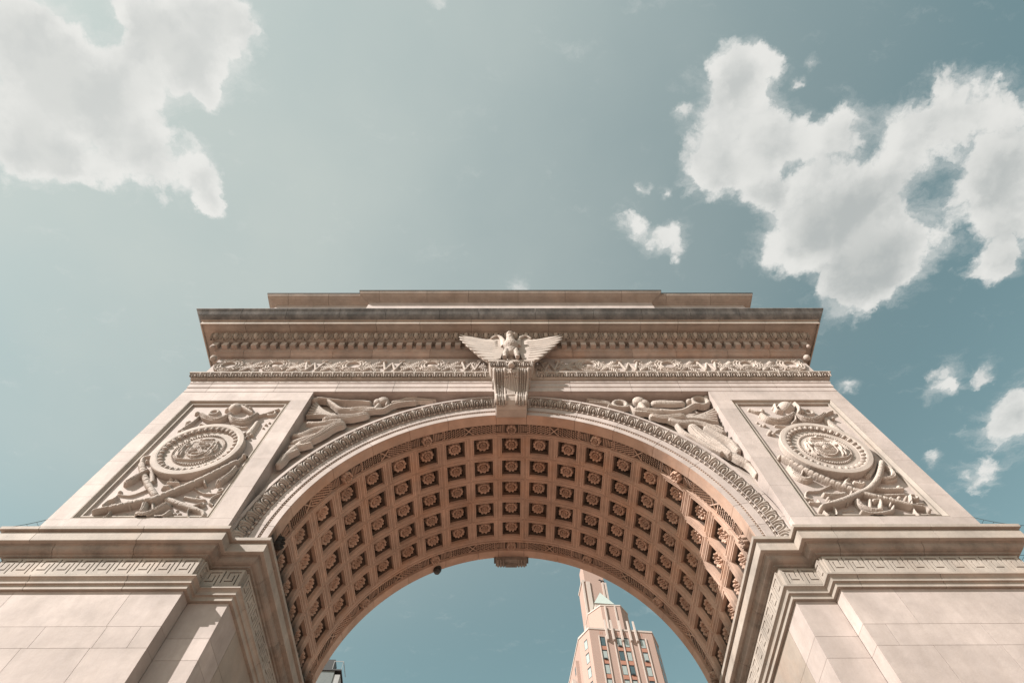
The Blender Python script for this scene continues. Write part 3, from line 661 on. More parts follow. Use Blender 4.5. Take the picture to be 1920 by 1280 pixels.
PANEL_R={'helmet':[('e',[(6.975,4.489,0.217)],0.2),('c',[(6.717,4.568,0.048),(6.66,4.312,0.047),(6.768,4.261,0.037)],0.13),('c',[(7.246,4.618,0.054),(7.256,4.411,0.058),(7.162,4.21,0.052)],0.15),('e',[(6.646,4.464,0.053)],0.1),('e',[(7.116,4.567,0.042)],0.2),('e',[(7.287,4.31,0.063)],0.12)],
 'swag':[('f',[(6.164,4.09,0.051),(6.251,3.896,0.091),(6.474,3.824,0.112),(6.745,3.918,0.097),(6.974,4.112,0.057)],0.17),('f',[(7.029,4.063,0.061),(7.116,3.893,0.096),(7.31,3.822,0.116),(7.547,3.94,0.092),(7.748,4.11,0.052)],0.17),('c',[(7.009,4.161,0.047),(6.927,3.87,0.045),(6.775,3.706,0.04)],0.17),('c',[(6.353,3.661,0.035),(6.633,3.614,0.035)],0.09),('c',[(6.954,3.659,0.035),(7.282,3.612,0.035)],0.1)],
 'torch':[('c',[(6.026,4.364,0.042),(6.143,4.263,0.042),(6.273,4.263,0.052)],0.12),('e',[(6.304,4.338,0.079)],0.13),('e',[(6.01,4.389,0.063)],0.12),('r',[(7.458,4.284,0.115)],0.09,14),('c',[(7.723,4.085,0.041),(7.928,4.233,0.052),(8.032,4.283,0.053)],0.13),('c',[(7.7,3.94,0.092),(7.73,3.703,0.111),(7.772,3.406,0.089)],0.12)],
 'flowers':[('e',[(6.113,3.389,0.074)],0.12),('e',[(6.149,3.3,0.063)],0.12),('e',[(6.048,3.323,0.054)],0.12),('e',[(6.087,3.685,0.065)],0.09),('e',[(6.021,3.708,0.046)],0.06),('e',[(7.891,3.963,0.062)],0.13),('e',[(7.723,3.406,0.059)],0.13),('e',[(7.583,3.565,0.05)],0.13),('e',[(5.98,3.826,0.041)],0.06),('c',[(6.245,3.411,0.025),(6.433,3.5,0.025),(6.581,3.5,0.025)],0.09)],
 'rifle':[('b',[(5.924,2.296,0.064),(6.177,1.87,0.066),(6.521,1.469,0.073),(6.881,1.156,0.067),(7.025,1.044,0.071),(7.427,0.857,0.069),(7.685,0.72,0.057)],0.17),('e',[(5.868,2.335,0.064)],0.14),('c',[(7.695,0.735,0.04),(7.917,0.674,0.04),(7.958,0.586,0.047)],0.15),('c',[(7.894,1.01,0.02),(7.717,0.675,0.02),(7.702,0.471,0.02),(7.86,0.471,0.019)],0.13),('c',[(6.215,1.996,0.022),(6.102,1.781,0.022)],0.2),('c',[(6.86,1.269,0.026),(6.761,1.108,0.025)],0.2),('c',[(7.473,0.98,0.024),(7.33,0.766,0.025)],0.2),('e',[(7.751,0.948,0.045)],0.18),('r',[(7.966,1.025,0.07)],0.1,14),('c',[(7.896,0.825,0.028),(8.017,0.824,0.029)],0.09)],
 'sabre':[('b',[(7.962,2.101,0.076),(7.597,1.602,0.077),(7.199,1.235,0.08),(6.899,1.076,0.078),(6.585,0.921,0.078),(6.199,0.77,0.073)],0.16),('c',[(6.199,0.77,0.061),(6.007,0.711,0.061),(5.935,0.667,0.06)],0.16),('c',[(6.184,0.74,0.018),(6.186,0.592,0.024),(6.125,0.477,0.024),(5.987,0.477,0.02),(5.948,0.593,0.017)],0.14),('c',[(6.57,0.967,0.024),(6.519,0.799,0.024)],0.19)],
 'drape':[('f',[(7.95,2.328,0.041),(7.729,1.991,0.058),(7.43,1.706,0.074)],0.12),('f',[(7.974,1.991,0.044),(8.018,1.846,0.066),(7.931,1.635,0.078),(7.738,1.567,0.073),(7.651,1.602,0.051)],0.14),('f',[(5.904,1.997,0.035),(5.949,1.711,0.074),(6.057,1.573,0.078),(6.203,1.606,0.052)],0.13),('c',[(6.981,1.604,0.043),(6.842,1.468,0.043),(6.912,1.401,0.042)],0.14),('f',[(7.013,1.468,0.043),(7.125,1.4,0.046),(7.208,1.433,0.038)],0.12),('e',[(7.16,1.501,0.039)],0.14)],
 'tied_cloth':[('f',[(6.752,0.89,0.066),(6.748,0.738,0.068),(6.86,0.619,0.064),(7.062,0.589,0.056)],0.16),('f',[(6.647,0.561,0.036),(6.843,0.489,0.043),(7.203,0.56,0.048),(7.354,0.706,0.028)],0.15),('c',[(7.025,0.919,0.045),(6.912,0.708,0.044)],0.14),('c',[(7.079,0.888,0.049),(7.201,0.888,0.053),(7.095,0.677,0.052)],0.18),('c',[(6.357,0.65,0.014),(6.582,0.694,0.014)],0.04),('c',[(7.36,0.588,0.014),(7.55,0.573,0.014)],0.04)],
 'blades':[('c',[(5.953,1.223,0.019),(6.192,1.239,0.021),(6.478,1.386,0.021),(6.692,1.469,0.02)],0.09),('c',[(5.924,1.207,0.026),(5.827,1.048,0.025),(5.933,0.97,0.025)],0.09),('c',[(5.834,0.893,0.033),(6.003,0.862,0.032),(6.028,0.954,0.029)],0.1),('f',[(7.342,1.3,0.043),(7.566,1.25,0.046),(7.891,1.266,0.043)],0.1),('e',[(7.89,1.364,0.056)],0.1),('c',[(7.145,1.107,0.037),(7.498,1.106,0.042),(7.841,1.121,0.029)],0.09),('f',[(6.21,1.11,0.042),(6.451,1.094,0.054),(6.655,1.125,0.042)],0.1),('e',[(6.257,1.0,0.05)],0.13),('e',[(6.238,0.922,0.041)],0.12),('e',[(7.677,1.026,0.049)],0.11)]}
NM=dict(helmet='laurel_helmet',swag='cloth_swag',torch='crossed_torches',flowers='flower_spray',sword='sword',scabbard='scabbard',blades='blade_and_scrolls',drape='hanging_drape',tied_cloth='tied_rope_bundle',rifle='sword',sabre='curved_sabre')
for pd,s in ((PANEL_L,-1),(PANEL_R,1)):
    for k,pr in pd.items():
        lift={'sword':.98,'rifle':.95,'sabre':1.08,'helmet':.95}.get(k,.72)
        groups=[pr] if k in ('helmet','sword','scabbard','rifle','sabre') else [[q] for q in pr]
        for gp in groups:
            r=relief_of(gp,.0095,hs=lift,rs=.86 if k!='helmet' else .95)
            me=r.mesh(k,-.198,clip=lambda X,Z:(np.abs(X)>5.80)&(np.abs(X)<8.13)&(Z>.47)&(Z<4.69))
            if len(me.polygons)<8: continue
            nm=NM[k] if len(gp)>1 else {'e':'flower','c':'ribbon','f':'draped_cloth','r':'scroll','b':'baton'}[gp[0][0]]
            part(nm,me,'carved',A)
part('panel_field',MB().box(-8.2,-5.7,-.2,-.15,.5,4.75),'marble',A); part('panel_field',MB().box(5.7,8.2,-.2,-.15,.5,4.75),'marble',A)

# --- spandrel victories
VICT_L={'body':[('f',[(-4.076,4.57,0.086),(-3.889,4.593,0.111),(-3.691,4.569,0.111),(-3.503,4.592,0.082)],0.24),('e',[(-3.365,5.044,0.134)],0.3),('e',[(-3.491,4.996,0.098)],0.26),('c',[(-3.479,4.592,0.063),(-3.427,4.803,0.054)],0.25),('c',[(-3.498,4.569,0.063),(-3.262,4.591,0.053),(-3.084,4.802,0.044),(-2.811,4.921,0.039),(-2.51,4.969,0.029)],0.22),('c',[(-4.076,4.57,0.067),(-4.347,4.594,0.057),(-4.575,4.806,0.048),(-4.817,5.048,0.04)],0.26),('c',[(-3.244,4.995,0.035),(-3.236,4.826,0.03)],0.3),('f',[(-3.686,4.341,0.095),(-3.991,4.231,0.109),(-4.315,4.21,0.104),(-4.618,4.123,0.061)],0.24),('f',[(-4.185,3.906,0.11),(-4.357,3.78,0.119),(-4.5,3.494,0.103),(-4.672,3.258,0.088),(-4.851,3.066,0.074)],0.26),('f',[(-4.984,3.951,0.046),(-4.706,3.95,0.06),(-4.453,4.035,0.07),(-4.209,4.078,0.056)],0.16),('f',[(-4.472,3.781,0.064),(-4.753,3.657,0.077),(-4.936,3.456,0.076),(-5.146,3.416,0.049)],0.17),('f',[(-4.633,3.415,0.063),(-4.849,3.258,0.075),(-5.061,3.105,0.057)],0.2),('c',[(-4.864,3.104,0.074),(-4.961,2.88,0.069),(-5.043,2.627,0.059)],0.22),('f',[(-4.633,3.066,0.034),(-4.805,2.991,0.052),(-5.082,2.917,0.035)],0.2),('c',[(-5.043,2.627,0.064),(-5.072,2.417,0.071),(-5.094,2.28,0.054)],0.22),('f',[(-4.85,2.806,0.034),(-4.992,2.662,0.047),(-5.081,2.556,0.042)],0.24)],
 'wing':[('c',[(-4.693,5.048,0.04),(-4.389,5.023,0.075),(-4.048,5.046,0.09),(-3.739,4.996,0.074)],0.13),('c',[(-4.333,4.276,0.029),(-4.744,4.389,0.038),(-5.142,4.368,0.034)],0.12),('c',[(-4.333,4.276,0.029),(-4.757,4.43,0.039),(-5.145,4.495,0.034)],0.12),('c',[(-4.333,4.276,0.029),(-4.769,4.471,0.039),(-5.147,4.624,0.033)],0.12),('c',[(-4.333,4.276,0.029),(-4.781,4.512,0.038),(-5.15,4.756,0.034)],0.12),('c',[(-4.333,4.276,0.029),(-4.793,4.554,0.038),(-5.153,4.889,0.034)],0.12),('c',[(-4.333,4.276,0.029),(-4.806,4.595,0.039),(-5.156,5.025,0.034)],0.12)],
 'far_wing':[('c',[(-2.956,5.043,0.04),(-2.777,5.166,0.035),(-2.427,5.165,0.03),(-1.993,5.09,0.017)],0.13),('c',[(-2.988,4.946,0.035),(-2.757,5.043,0.03),(-2.363,5.066,0.024),(-2.062,5.041,0.015)],0.11),('c',[(-3.1,5.019,0.044),(-2.915,5.092,0.05),(-2.74,5.241,0.031),(-2.513,5.241,0.02)],0.12)],
 'trumpet':[('c',[(-5.164,5.049,0.074),(-5.055,5.098,0.05),(-4.792,5.048,0.03),(-4.372,4.959,0.022),(-3.921,4.929,0.02),(-3.687,4.875,0.02)],0.26)]}
VICT_R={'body':[('f',[(3.164,4.569,0.071),(3.384,4.519,0.102),(3.602,4.47,0.112),(3.806,4.469,0.086)],0.24),('e',[(3.348,5.023,0.142)],0.3),('e',[(3.471,4.919,0.115)],0.26),('c',[(3.376,4.843,0.073),(3.405,4.617,0.072)],0.25),('c',[(3.413,4.422,0.046),(3.169,4.471,0.041),(3.065,4.718,0.036),(2.9,4.668,0.036),(2.53,4.769,0.036)],0.2),('c',[(3.812,4.493,0.071),(4.13,4.444,0.061),(4.405,4.516,0.056),(4.708,4.763,0.047),(4.872,4.788,0.036)],0.27),('f',[(3.532,4.278,0.066),(3.811,4.183,0.085),(4.073,4.229,0.1),(4.287,4.276,0.085)],0.2),('f',[(3.936,4.09,0.065),(4.172,3.952,0.083),(4.492,3.951,0.098),(4.803,3.77,0.083),(5.054,3.508,0.062)],0.2),('f',[(4.39,3.771,0.082),(4.48,3.509,0.119),(4.621,3.133,0.121),(4.782,2.853,0.105),(4.906,2.622,0.076)],0.26),('f',[(4.049,3.862,0.034),(4.121,3.511,0.043),(4.332,3.257,0.061),(4.533,2.933,0.051),(4.729,2.699,0.041)],0.15),('f',[(4.716,3.726,0.054),(4.915,3.381,0.081),(5.096,3.091,0.084),(5.142,2.774,0.055)],0.2),('c',[(4.951,2.622,0.076),(5.053,2.471,0.089),(5.153,2.324,0.074)],0.24),('c',[(5.153,2.324,0.066),(5.201,2.11,0.047),(5.205,1.902,0.03)],0.2)],
 'wing':[('c',[(3.771,4.97,0.089),(3.961,4.995,0.1),(4.217,4.969,0.089),(4.48,4.968,0.063)],0.13),('c',[(4.267,4.205,0.03),(4.729,4.322,0.04),(5.271,4.661,0.034)],0.12),('c',[(4.267,4.205,0.03),(4.72,4.294,0.04),(5.244,4.533,0.033)],0.12),('c',[(4.267,4.205,0.03),(4.711,4.265,0.041),(5.217,4.407,0.033)],0.12),('c',[(4.267,4.205,0.03),(4.703,4.237,0.04),(5.145,4.283,0.033)],0.12),('c',[(4.267,4.205,0.03),(4.694,4.209,0.04),(5.119,4.161,0.033)],0.12),('c',[(4.267,4.205,0.03),(4.685,4.181,0.04),(5.094,4.04,0.032)],0.12),('c',[(4.744,3.815,0.035),(5.004,3.859,0.039),(5.129,3.725,0.024)],0.1)],
 'far_wing':[('c',[(2.009,5.157,0.016),(2.289,5.078,0.027),(2.563,4.973,0.037)],0.12),('c',[(2.045,5.026,0.016),(2.353,4.974,0.026),(2.603,4.896,0.031)],0.1)],
 'wreath':[('r',[(2.833,4.87,0.136)],0.16,22),('r',[(4.961,4.992,0.157)],0.2,26),('e',[(5.177,5.175,0.074)],0.22),('e',[(4.679,5.019,0.073)],0.2),('e',[(5.163,4.966,0.058)],0.2)]}
def clipv(X,Z):
    return (np.hypot(X,Z)>5.225)&(np.abs(X)<5.24)&(Z<5.3)
for vd in (VICT_L,VICT_R):
    body=part('winged_victory_figure',relief_of(vd['body'],.009,hs=1.0,rs=1.18,pw=.55,pad=.2).swell(.065,.07,.34).mesh('body',-.055,clip=clipv),'carved',A)
    for k,nm in (('wing','wing'),('far_wing','wing'),('trumpet','trumpet'),('wreath','wreath')):
        if k in vd: part(nm,relief_of(vd[k],.009,hs=1.0,rs=1.25,pw=.55,pad=.2).swell(.05,.05,.55).mesh(nm,-.03,clip=clipv),'carved',body)

# --- entablature
pathE=[(-BW,T+.27),(-BW,-.30),(BW,-.30),(BW,T+.27)]
course('architrave_stone',pathE,[(-.38,5.26),(0,5.26),(0,5.468),(.018,5.474),(.018,5.668),(.036,5.674),(.036,5.80),(-.38,5.80)],'marble',A,1.55)
course('taenia_stone',pathE,[(-.3,5.802),(.075,5.802),(.075,5.825),(.095,5.835),(.095,5.86),(.105,5.875),(.13,5.93),(.155,5.985),(.165,6.01),(.185,6.015),(.185,6.06),(-.3,6.075)],'trim',A,1.9)
course('frieze_stone',pathE,[(-.3,6.077),(-.02,6.077),(-.02,7.29),(-.3,7.29)],'marble',A,2.2)
course('bed_moulding_stone',pathE,[(-.3,7.292),(.045,7.292),(.045,7.315),(.06,7.32),(.075,7.33),(.10,7.36),(.14,7.385),(.16,7.39),(.16,7.415),(.175,7.42),(.175,7.50),(.19,7.505),(.19,7.73),(-.3,7.73)],'bed',A,1.5)
course('egg_band_stone',pathE,[(-.3,7.732),(.335,7.732),(.335,7.775),(.35,7.785),(.37,7.80),(.41,7.90),(.44,8.0),(.445,8.075),(-.3,8.075)],'imp',A,1.9)
course('corona_stone',pathE,[(-.3,8.10),(.44,8.10),(.46,8.135),(.745,8.135),(.75,8.077),(.785,8.077),(.785,8.255),(.80,8.262),(.83,8.266),(.83,8.29),(-.3,8.30)],'trim',A,1.35)
cy=[(-.3,8.302),(.84,8.302),(.85,8.31)]+[(.85+.20*(math.sin(t*PI/2)**1.3),8.31+.235*t-.03*math.sin(t*2*PI)) for t in (.15,.3,.45,.6,.75,.9,1.)]+[(1.06,8.572),(1.08,8.582),(1.08,8.62),(-.3,8.66)]
course('cyma_stone',pathE,cy,'cyma',A,1.5)
dm=MB().box(-.080,.080,-.135,.02,.0,.205).mesh('dentil')
nd_=62
for i in range(nd_):
    x=-8.86+17.72*i/(nd_-1)
    part('dentil',dm,'bed',A,loc=(x,-.30-.19,7.515))
def em_map(u,v,h):
    t=v/.28; return (u,-(.01+.10*t+.02*math.sin(PI*t))-h*.9, .275*t-h*.35)
er=Relief(-.145,.145,0,.28,.0095)
er.put(.001+0*er.X); er.ell(0,.155,.075,.135,.10)
er.chain([(-.104,.27,.010),(-.103,.15,.011),(-.080,.06,.011),(-.03,.012,.011),(0,.004,.011),(.03,.012,.011),(.080,.06,.011),(.103,.15,.011),(.104,.27,.010)],.07)
for s in (-1,1): er.chain([(s*.143,.26,.014),(s*.143,.13,.012),(s*.143,.03,.006)],.055); er.chain([(s*.12,.27,.008),(s*.122,.12,.008),(s*.128,.05,.006)],.035)
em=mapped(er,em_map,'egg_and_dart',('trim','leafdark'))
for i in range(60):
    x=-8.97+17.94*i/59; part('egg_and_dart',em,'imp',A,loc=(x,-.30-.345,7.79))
def tm_map(u,v,h):
    t=v/.205; return (u,-(.012+.06*t)-h*.75, .155*t-h*.35)
tm=mapped(LG,tm_map,'leaf_ornament')
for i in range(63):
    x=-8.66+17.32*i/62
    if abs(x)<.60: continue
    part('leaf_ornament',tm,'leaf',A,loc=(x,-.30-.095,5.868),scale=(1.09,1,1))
# small pendant pine cones at the two corners
for s in (-1,1):
    part('corner_pendant',MB().ell((s*8.88,-.60,7.42),(.065,.065,.08),10,8).mesh('corner_pendant',True),'bed',A)
    part('corner_pendant',MB().ell((s*8.71,-.40,7.07),(.095,.095,.11),10,8).mesh('corner_pendant',True),'carved',A)
# frieze carving
def wreath_mesh(full):
    r=Relief(-.50,.50,-.50,.46,.0095)
    for i in range(30):
        a=2*PI*i/30+.05*random.random()
        for q,da in ((-.075,1.9),(.0,1.57),(.075,1.2)):
            rr_=.29+q; x,z=rr_*math.cos(a),rr_*.95*math.sin(a); b=a+da; r.seg((x,z),(x+.075*math.cos(b),z+.075*math.sin(b)),.034,.010,.085+.03*random.random())
    r.ring(0,0,.29,.10,.055,.95)
    for k in range(4):
        a=PI/4+PI/2*k; r.seg((.2*math.cos(a),.2*math.sin(a)),(.39*math.cos(a),.39*math.sin(a)),.022,.022,.115)
    return r.mesh('wreath',0)
wm=[wreath_mesh(0),wreath_mesh(1)]
def spray_mesh():
    r=Relief(-.36,.36,-.48,.42,.0105)
    for k in range(3):
        a0=R_(-50+50*k+(8 if k==1 else 0)); cx,cz=-.05,-.05; d=(math.cos(a0),math.sin(a0))
        r.seg((cx-d[0]*.36,cz-d[1]*.36),(cx+d[0]*.36,cz+d[1]*.36),.014,.012,.05)
        for q in range(-4,5):
            bx,bz=cx+d[0]*.085*q,cz+d[1]*.085*q
            for s in (-1,1):
                a=a0+s*.75; r.seg((bx,bz),(bx+.13*math.cos(a),bz+.13*math.sin(a)),.040,.012,.095)
    for x,z in ((.1,.2),(-.2,-.28),(.22,-.2),(-.12,.26)): r.ell(x,z,.035,.035,.08)
    return r.mesh('leaf_spray',0)
sm_=spray_mesh()
def w_mesh():
    r=Relief(-.34,.34,-.34,.34,.0105)
    for a,b in (((-.27,.26),(-.14,-.24)),((-.14,-.24),(0,.16)),((0,.16),(.14,-.24)),((.14,-.24),(.27,.26))): r.seg(a,b,.036,.036,.075,flat=1)
    for x in (-.27,.27): r.seg((x-.07,.27),(x+.07,.27),.024,.024,.10,flat=1)
    return r.mesh('carved_letter_w',0)
wl=w_mesh(); YF=-.30+.019; ZF=6.74
for i,x in enumerate((-8.15,-6.77,-4.55,-2.29,2.25,4.56,6.85,8.12)): 
    part('wreath',wm[(i%7)%2],'carved',A,loc=(x,YF,ZF+.03),scale=(1,.62,1))
    if i in (1,3,4,6): part('wreath_boss',MB().ell((0,0,0),(.15,.06,.08),12,8).mesh('wreath_boss',True),'carved',A,loc=(x,YF-.01,ZF-.02),rot=(0,.5,0))
for x in (-5.69,-3.44,-1.16,1.10,3.42,5.70): part('carved_letter_w',wl,'carved',A,loc=(x,YF,ZF-.03),scale=(1,.9,1))
for x in (-7.45,-6.12,-5.15,-4.0,-2.86,-1.72,-.85,.80,1.62,2.82,3.95,5.10,6.25,7.45): part('leaf_spray',sm_,'carved',A,loc=(x,YF,ZF),scale=(.92,.55,.92))

# --- attic on top
course('attic_wall_stone',[(-8.55,T),(-8.55,-.35),(8.55,-.35),(8.55,T)],[(-.3,8.62),(0,8.62),(0,11.62),(-.3,11.62)],'marble',A,2.2)
cr=[(-.3,11.622),(.02,11.622),(.03,11.635),(.05,11.645),(.12,11.66),(.22,11.685),(.29,11.72),(.30,11.73),(.34,11.735),(.34,11.785),(.36,11.79),(.365,11.845),(-.3,11.86)]
course('attic_cornice_stone',[(-8.55,T),(-8.55,-.35),(-5.16,-.35),(-5.16,-.46),(5.16,-.46),(5.16,-.35),(8.55,-.35),(8.55,T)],cr,'trim',A,1.7)
part('roof_course',sweep([(-8.55,T),(-8.55,-.35),(-5.16,-.35),(-5.16,-.46),(5.16,-.46),(5.16,-.35),(8.55,-.35),(8.55,T)],[(-.35,11.850),(.385,11.850),(.388,11.90),(-.35,11.92)]),'blackened',A)
part('attic_block',MB().box(-5.16,5.16,-.46,-.351,8.67,11.615),'marble',A)
part('masonry_core',MB().box(-8.5,8.5,-.3,T-.05,8.6,11.88),'marble',A)

# --- keystone console
cp=[(.03,4.50),(-.20,4.50),(-.30,4.56),(-.38,4.655),(-.415,4.76),(-.405,4.86),(-.365,4.93),(-.335,4.945),(-.325,4.99),(-.34,5.10),(-.385,5.25),(-.46,5.40),(-.56,5.50),(-.64,5.555),(-.70,5.61),(-.725,5.68),(-.715,5.735),(.03,5.735)]
def wid(z): return .385+(z-4.5)/(5.74-4.5)*.115
vs=[];n=len(cp)
for s in (-1,1): vs+=[(s*wid(z),y,z) for y,z in cp]
KS=part('keystone_console',MB().add(vs,[tuple(range(n)),tuple(range(2*n-1,n-1,-1))]+[(i,i+n,(i+1)%n+n,(i+1)%n) for i in range(n)]),'carved',A)
fr=cp[2:-1]
for s in (-1,1):
    for q in (.36,.92):
        part('scroll_roll',MB().tube([(s*wid(z)*q,y-.012,z) for y,z in fr],.040,7).mesh('scroll_roll',True),'carved',KS)
    rb=MB()
    for i in range(len(fr)-1):
        for t in (0,.33,.66):
            y=fr[i][0]+(fr[i+1][0]-fr[i][0])*t; z=fr[i][1]+(fr[i+1][1]-fr[i][1])*t; w=wid(z)
            for o,dz in ((.52,.03),(.64,.0),(.76,.03)): rb.ell((s*w*o,y-.012,z-dz),(.026,.03,.030),6,4)
    part('leaf_band',rb.mesh('leaf_band',True),'leaf',KS,kind='stuff')
    vb=MB()
    for k in range(5): vb.tube([(s*(wid(4.8)+.012),-.22+.11*math.cos(a)*(1-k*.2),4.77+.13*math.sin(a)*(1-k*.2)) for a in np.linspace(0,2*PI,13)],.014,5)
    vb.tube([(s*(wid(5.5)+.012),-.30+.2*math.cos(a),5.52+.13*math.sin(a)) for a in np.linspace(0,2*PI,17)],.02,5)
    part('side_volute',vb.mesh('side_volute',True),'carved',KS)
lf=MB()
lo=[(y,z) for y,z in cp if 4.94<=z<=5.62 and y<-.1]
for k,sp in enumerate((-.17,-.11,-.055,0,.055,.11,.17)):
    pts=[]
    for i,(y,z) in enumerate(lo):
        t=i/(len(lo)-1); reach=1-abs(sp)*1.6
        if t<=reach: pts.append((sp*(.45+.75*t**1.5),y-.02-.02*t,z))
    lf.tube(pts,[.018+.012*(i/len(pts)) for i in range(len(pts))],6); lf.ell((pts[-1][0]*1.12,pts[-1][1]-.015,pts[-1][2]),(.040,.035,.035),8,5)
part('acanthus_spray',lf.mesh('acanthus_spray',True),'carved',KS)
rl=MB().tube([(x,-.375,4.87) for x in np.linspace(-.20,.20,9)],[.05+.02*math.sin(PI*i/8) for i in range(9)],8); part('scroll_cushion',rl.mesh('scroll_cushion',True),'carved',KS)
# abacus under the eagle
pa=[(-.64,.0),(-.64,-.50),(.64,-.50),(.64,.0)]
pa=[(-.50,-.25),(-.50,-.66),(.50,-.66),(.50,-.25)]
AB=part('keystone_abacus',sweep(pa,[(-.3,5.737),(.015,5.737),(.02,5.79),(.045,5.80),(.045,5.835),(.055,5.845),(.09,5.93),(.115,6.04),(.12,6.055),(.14,6.06),(.14,6.125),(-.3,6.13)]),'carved',A)
for i in range(5): part('leaf_ornament',tm,'leaf',AB,loc=(-.46+.23*i,-.66-.048,5.862),scale=(.86,1.2,1.18))
st=MB(); 
for k in range(5):
    a=PI/2+2*PI*k/5; st.tube([(0,-.84,5.93),(.15*math.cos(a),-.80,5.93+.15*math.sin(a))],[.045,.012],6)
st.ell((0,-.80,5.78),(.10,.10,.07),10,6)
part('star_ornament',st.mesh('star_ornament',True),'carved',AB)
bd=MB()
for i in range(22): bd.ell((-.49+.98*i/21,-.70,5.765),(.018,.02,.018),6,4)
part('bead_row',bd.mesh('bead_row',True),'carved',AB,kind='stuff')
# back keystone
part('rear_keystone',MB().box(-.45,.45,T-.002,T+.26,4.46,5.3),'imp',A)
kb=MB()
for q in (-.38,-.30,-.22,.22,.30,.38): kb.tube([(q,T+.0,4.458),(q,T+.14,4.44),(q,T+.27,4.47),(q,T+.30,4.60)],.034,7)
kb.tube([(x,T+.22,4.47) for x in np.linspace(-.17,.17,7)],.07,8)
part('rear_console',kb,'imp',A)
part('rear_console_side',MB().box(-.50,-.452,T-.01,T+.2,4.50,5.3),'leafdark',A); part('rear_console_side',MB().box(.452,.50,T-.01,T+.2,4.50,5.3),'leafdark',A)
# rear archivolt ring
ring_stones('rear_archivolt_stone',[(4.572,T+.0),(4.572,T+.025),(4.75,T+.03),(4.93,T+.04),(5.2,T+.12),(5.2,T-.03),(4.572,T-.03)],jb,'soffit')

# ------------------------------------------------------------------ eagle on the keystone
EA=thing('eagle_statue','carved stone eagle with raised wings perched on the keystone under the cornice','statue',(0,-.62,SP+6.13))
def ep(x,y,z): return (x,y+.62,z-6.13)
b=MB()
for c,r in (((0,-.76,6.86),(.195,.18,.40)),((-.01,-.84,7.02),(.215,.17,.27)),((-.02,-.88,7.24),(.135,.13,.2)),((-.035,-.93,7.38),(.105,.11,.14)),((-.035,-.965,7.49),(.105,.12,.10)),((.045,-1.0,7.505),(.095,.05,.040)),((.105,-1.01,7.475),(.032,.032,.055)),
            ((-.14,-.80,6.62),(.085,.11,.20)),((.14,-.80,6.62),(.085,.11,.20)),((0,-.60,6.45),(.17,.10,.36)),((0,-.56,6.25),(.20,.07,.16)),((-.19,-.70,7.15),(.15,.12,.16)),((.19,-.70,7.15),(.15,.12,.16))): b.ell(ep(*c),r,18,12)
for s in (-1,1):
    b.tube([ep(s*.16,-.84,6.5),ep(s*.17,-.85,6.3),ep(s*.18,-.84,6.15)],[.09,.055,.06],10)
    for t in (-.05,0,.05): b.tube([ep(s*.18,-.84,6.16),ep(s*.18+t,-.93,6.16)],[.03,.022],8)
bo=part('body',b.mesh('body',True),'carved',EA)
md=bo.modifiers.new('r','REMESH'); md.mode='VOXEL'; md.voxel_size=.014; md.use_smooth_shade=True
s2=bo.modifiers.new('s','SMOOTH'); s2.iterations=3
tx=bpy.data.textures.new('plumage','VORONOI'); tx.noise_scale=.055; dp=bo.modifiers.new('d','DISPLACE'); dp.texture=tx; dp.strength=.022; dp.mid_level=.5
eb=MB()
for s in (-1,1): eb.ell(ep(-.035+s*.07,-1.06,7.525),(.017,.017,.017),8,6)
part('eyes',eb.mesh('eyes',True),'blackened',EA)
def bez(p,n=12):
    out=[]; 
    for i in range(n+1):
        t=i/n; out.append(tuple((1-t)**2*p[0][k]+2*t*(1-t)*p[1][k]+t*t*p[2][k] for k in range(3)))
    return out
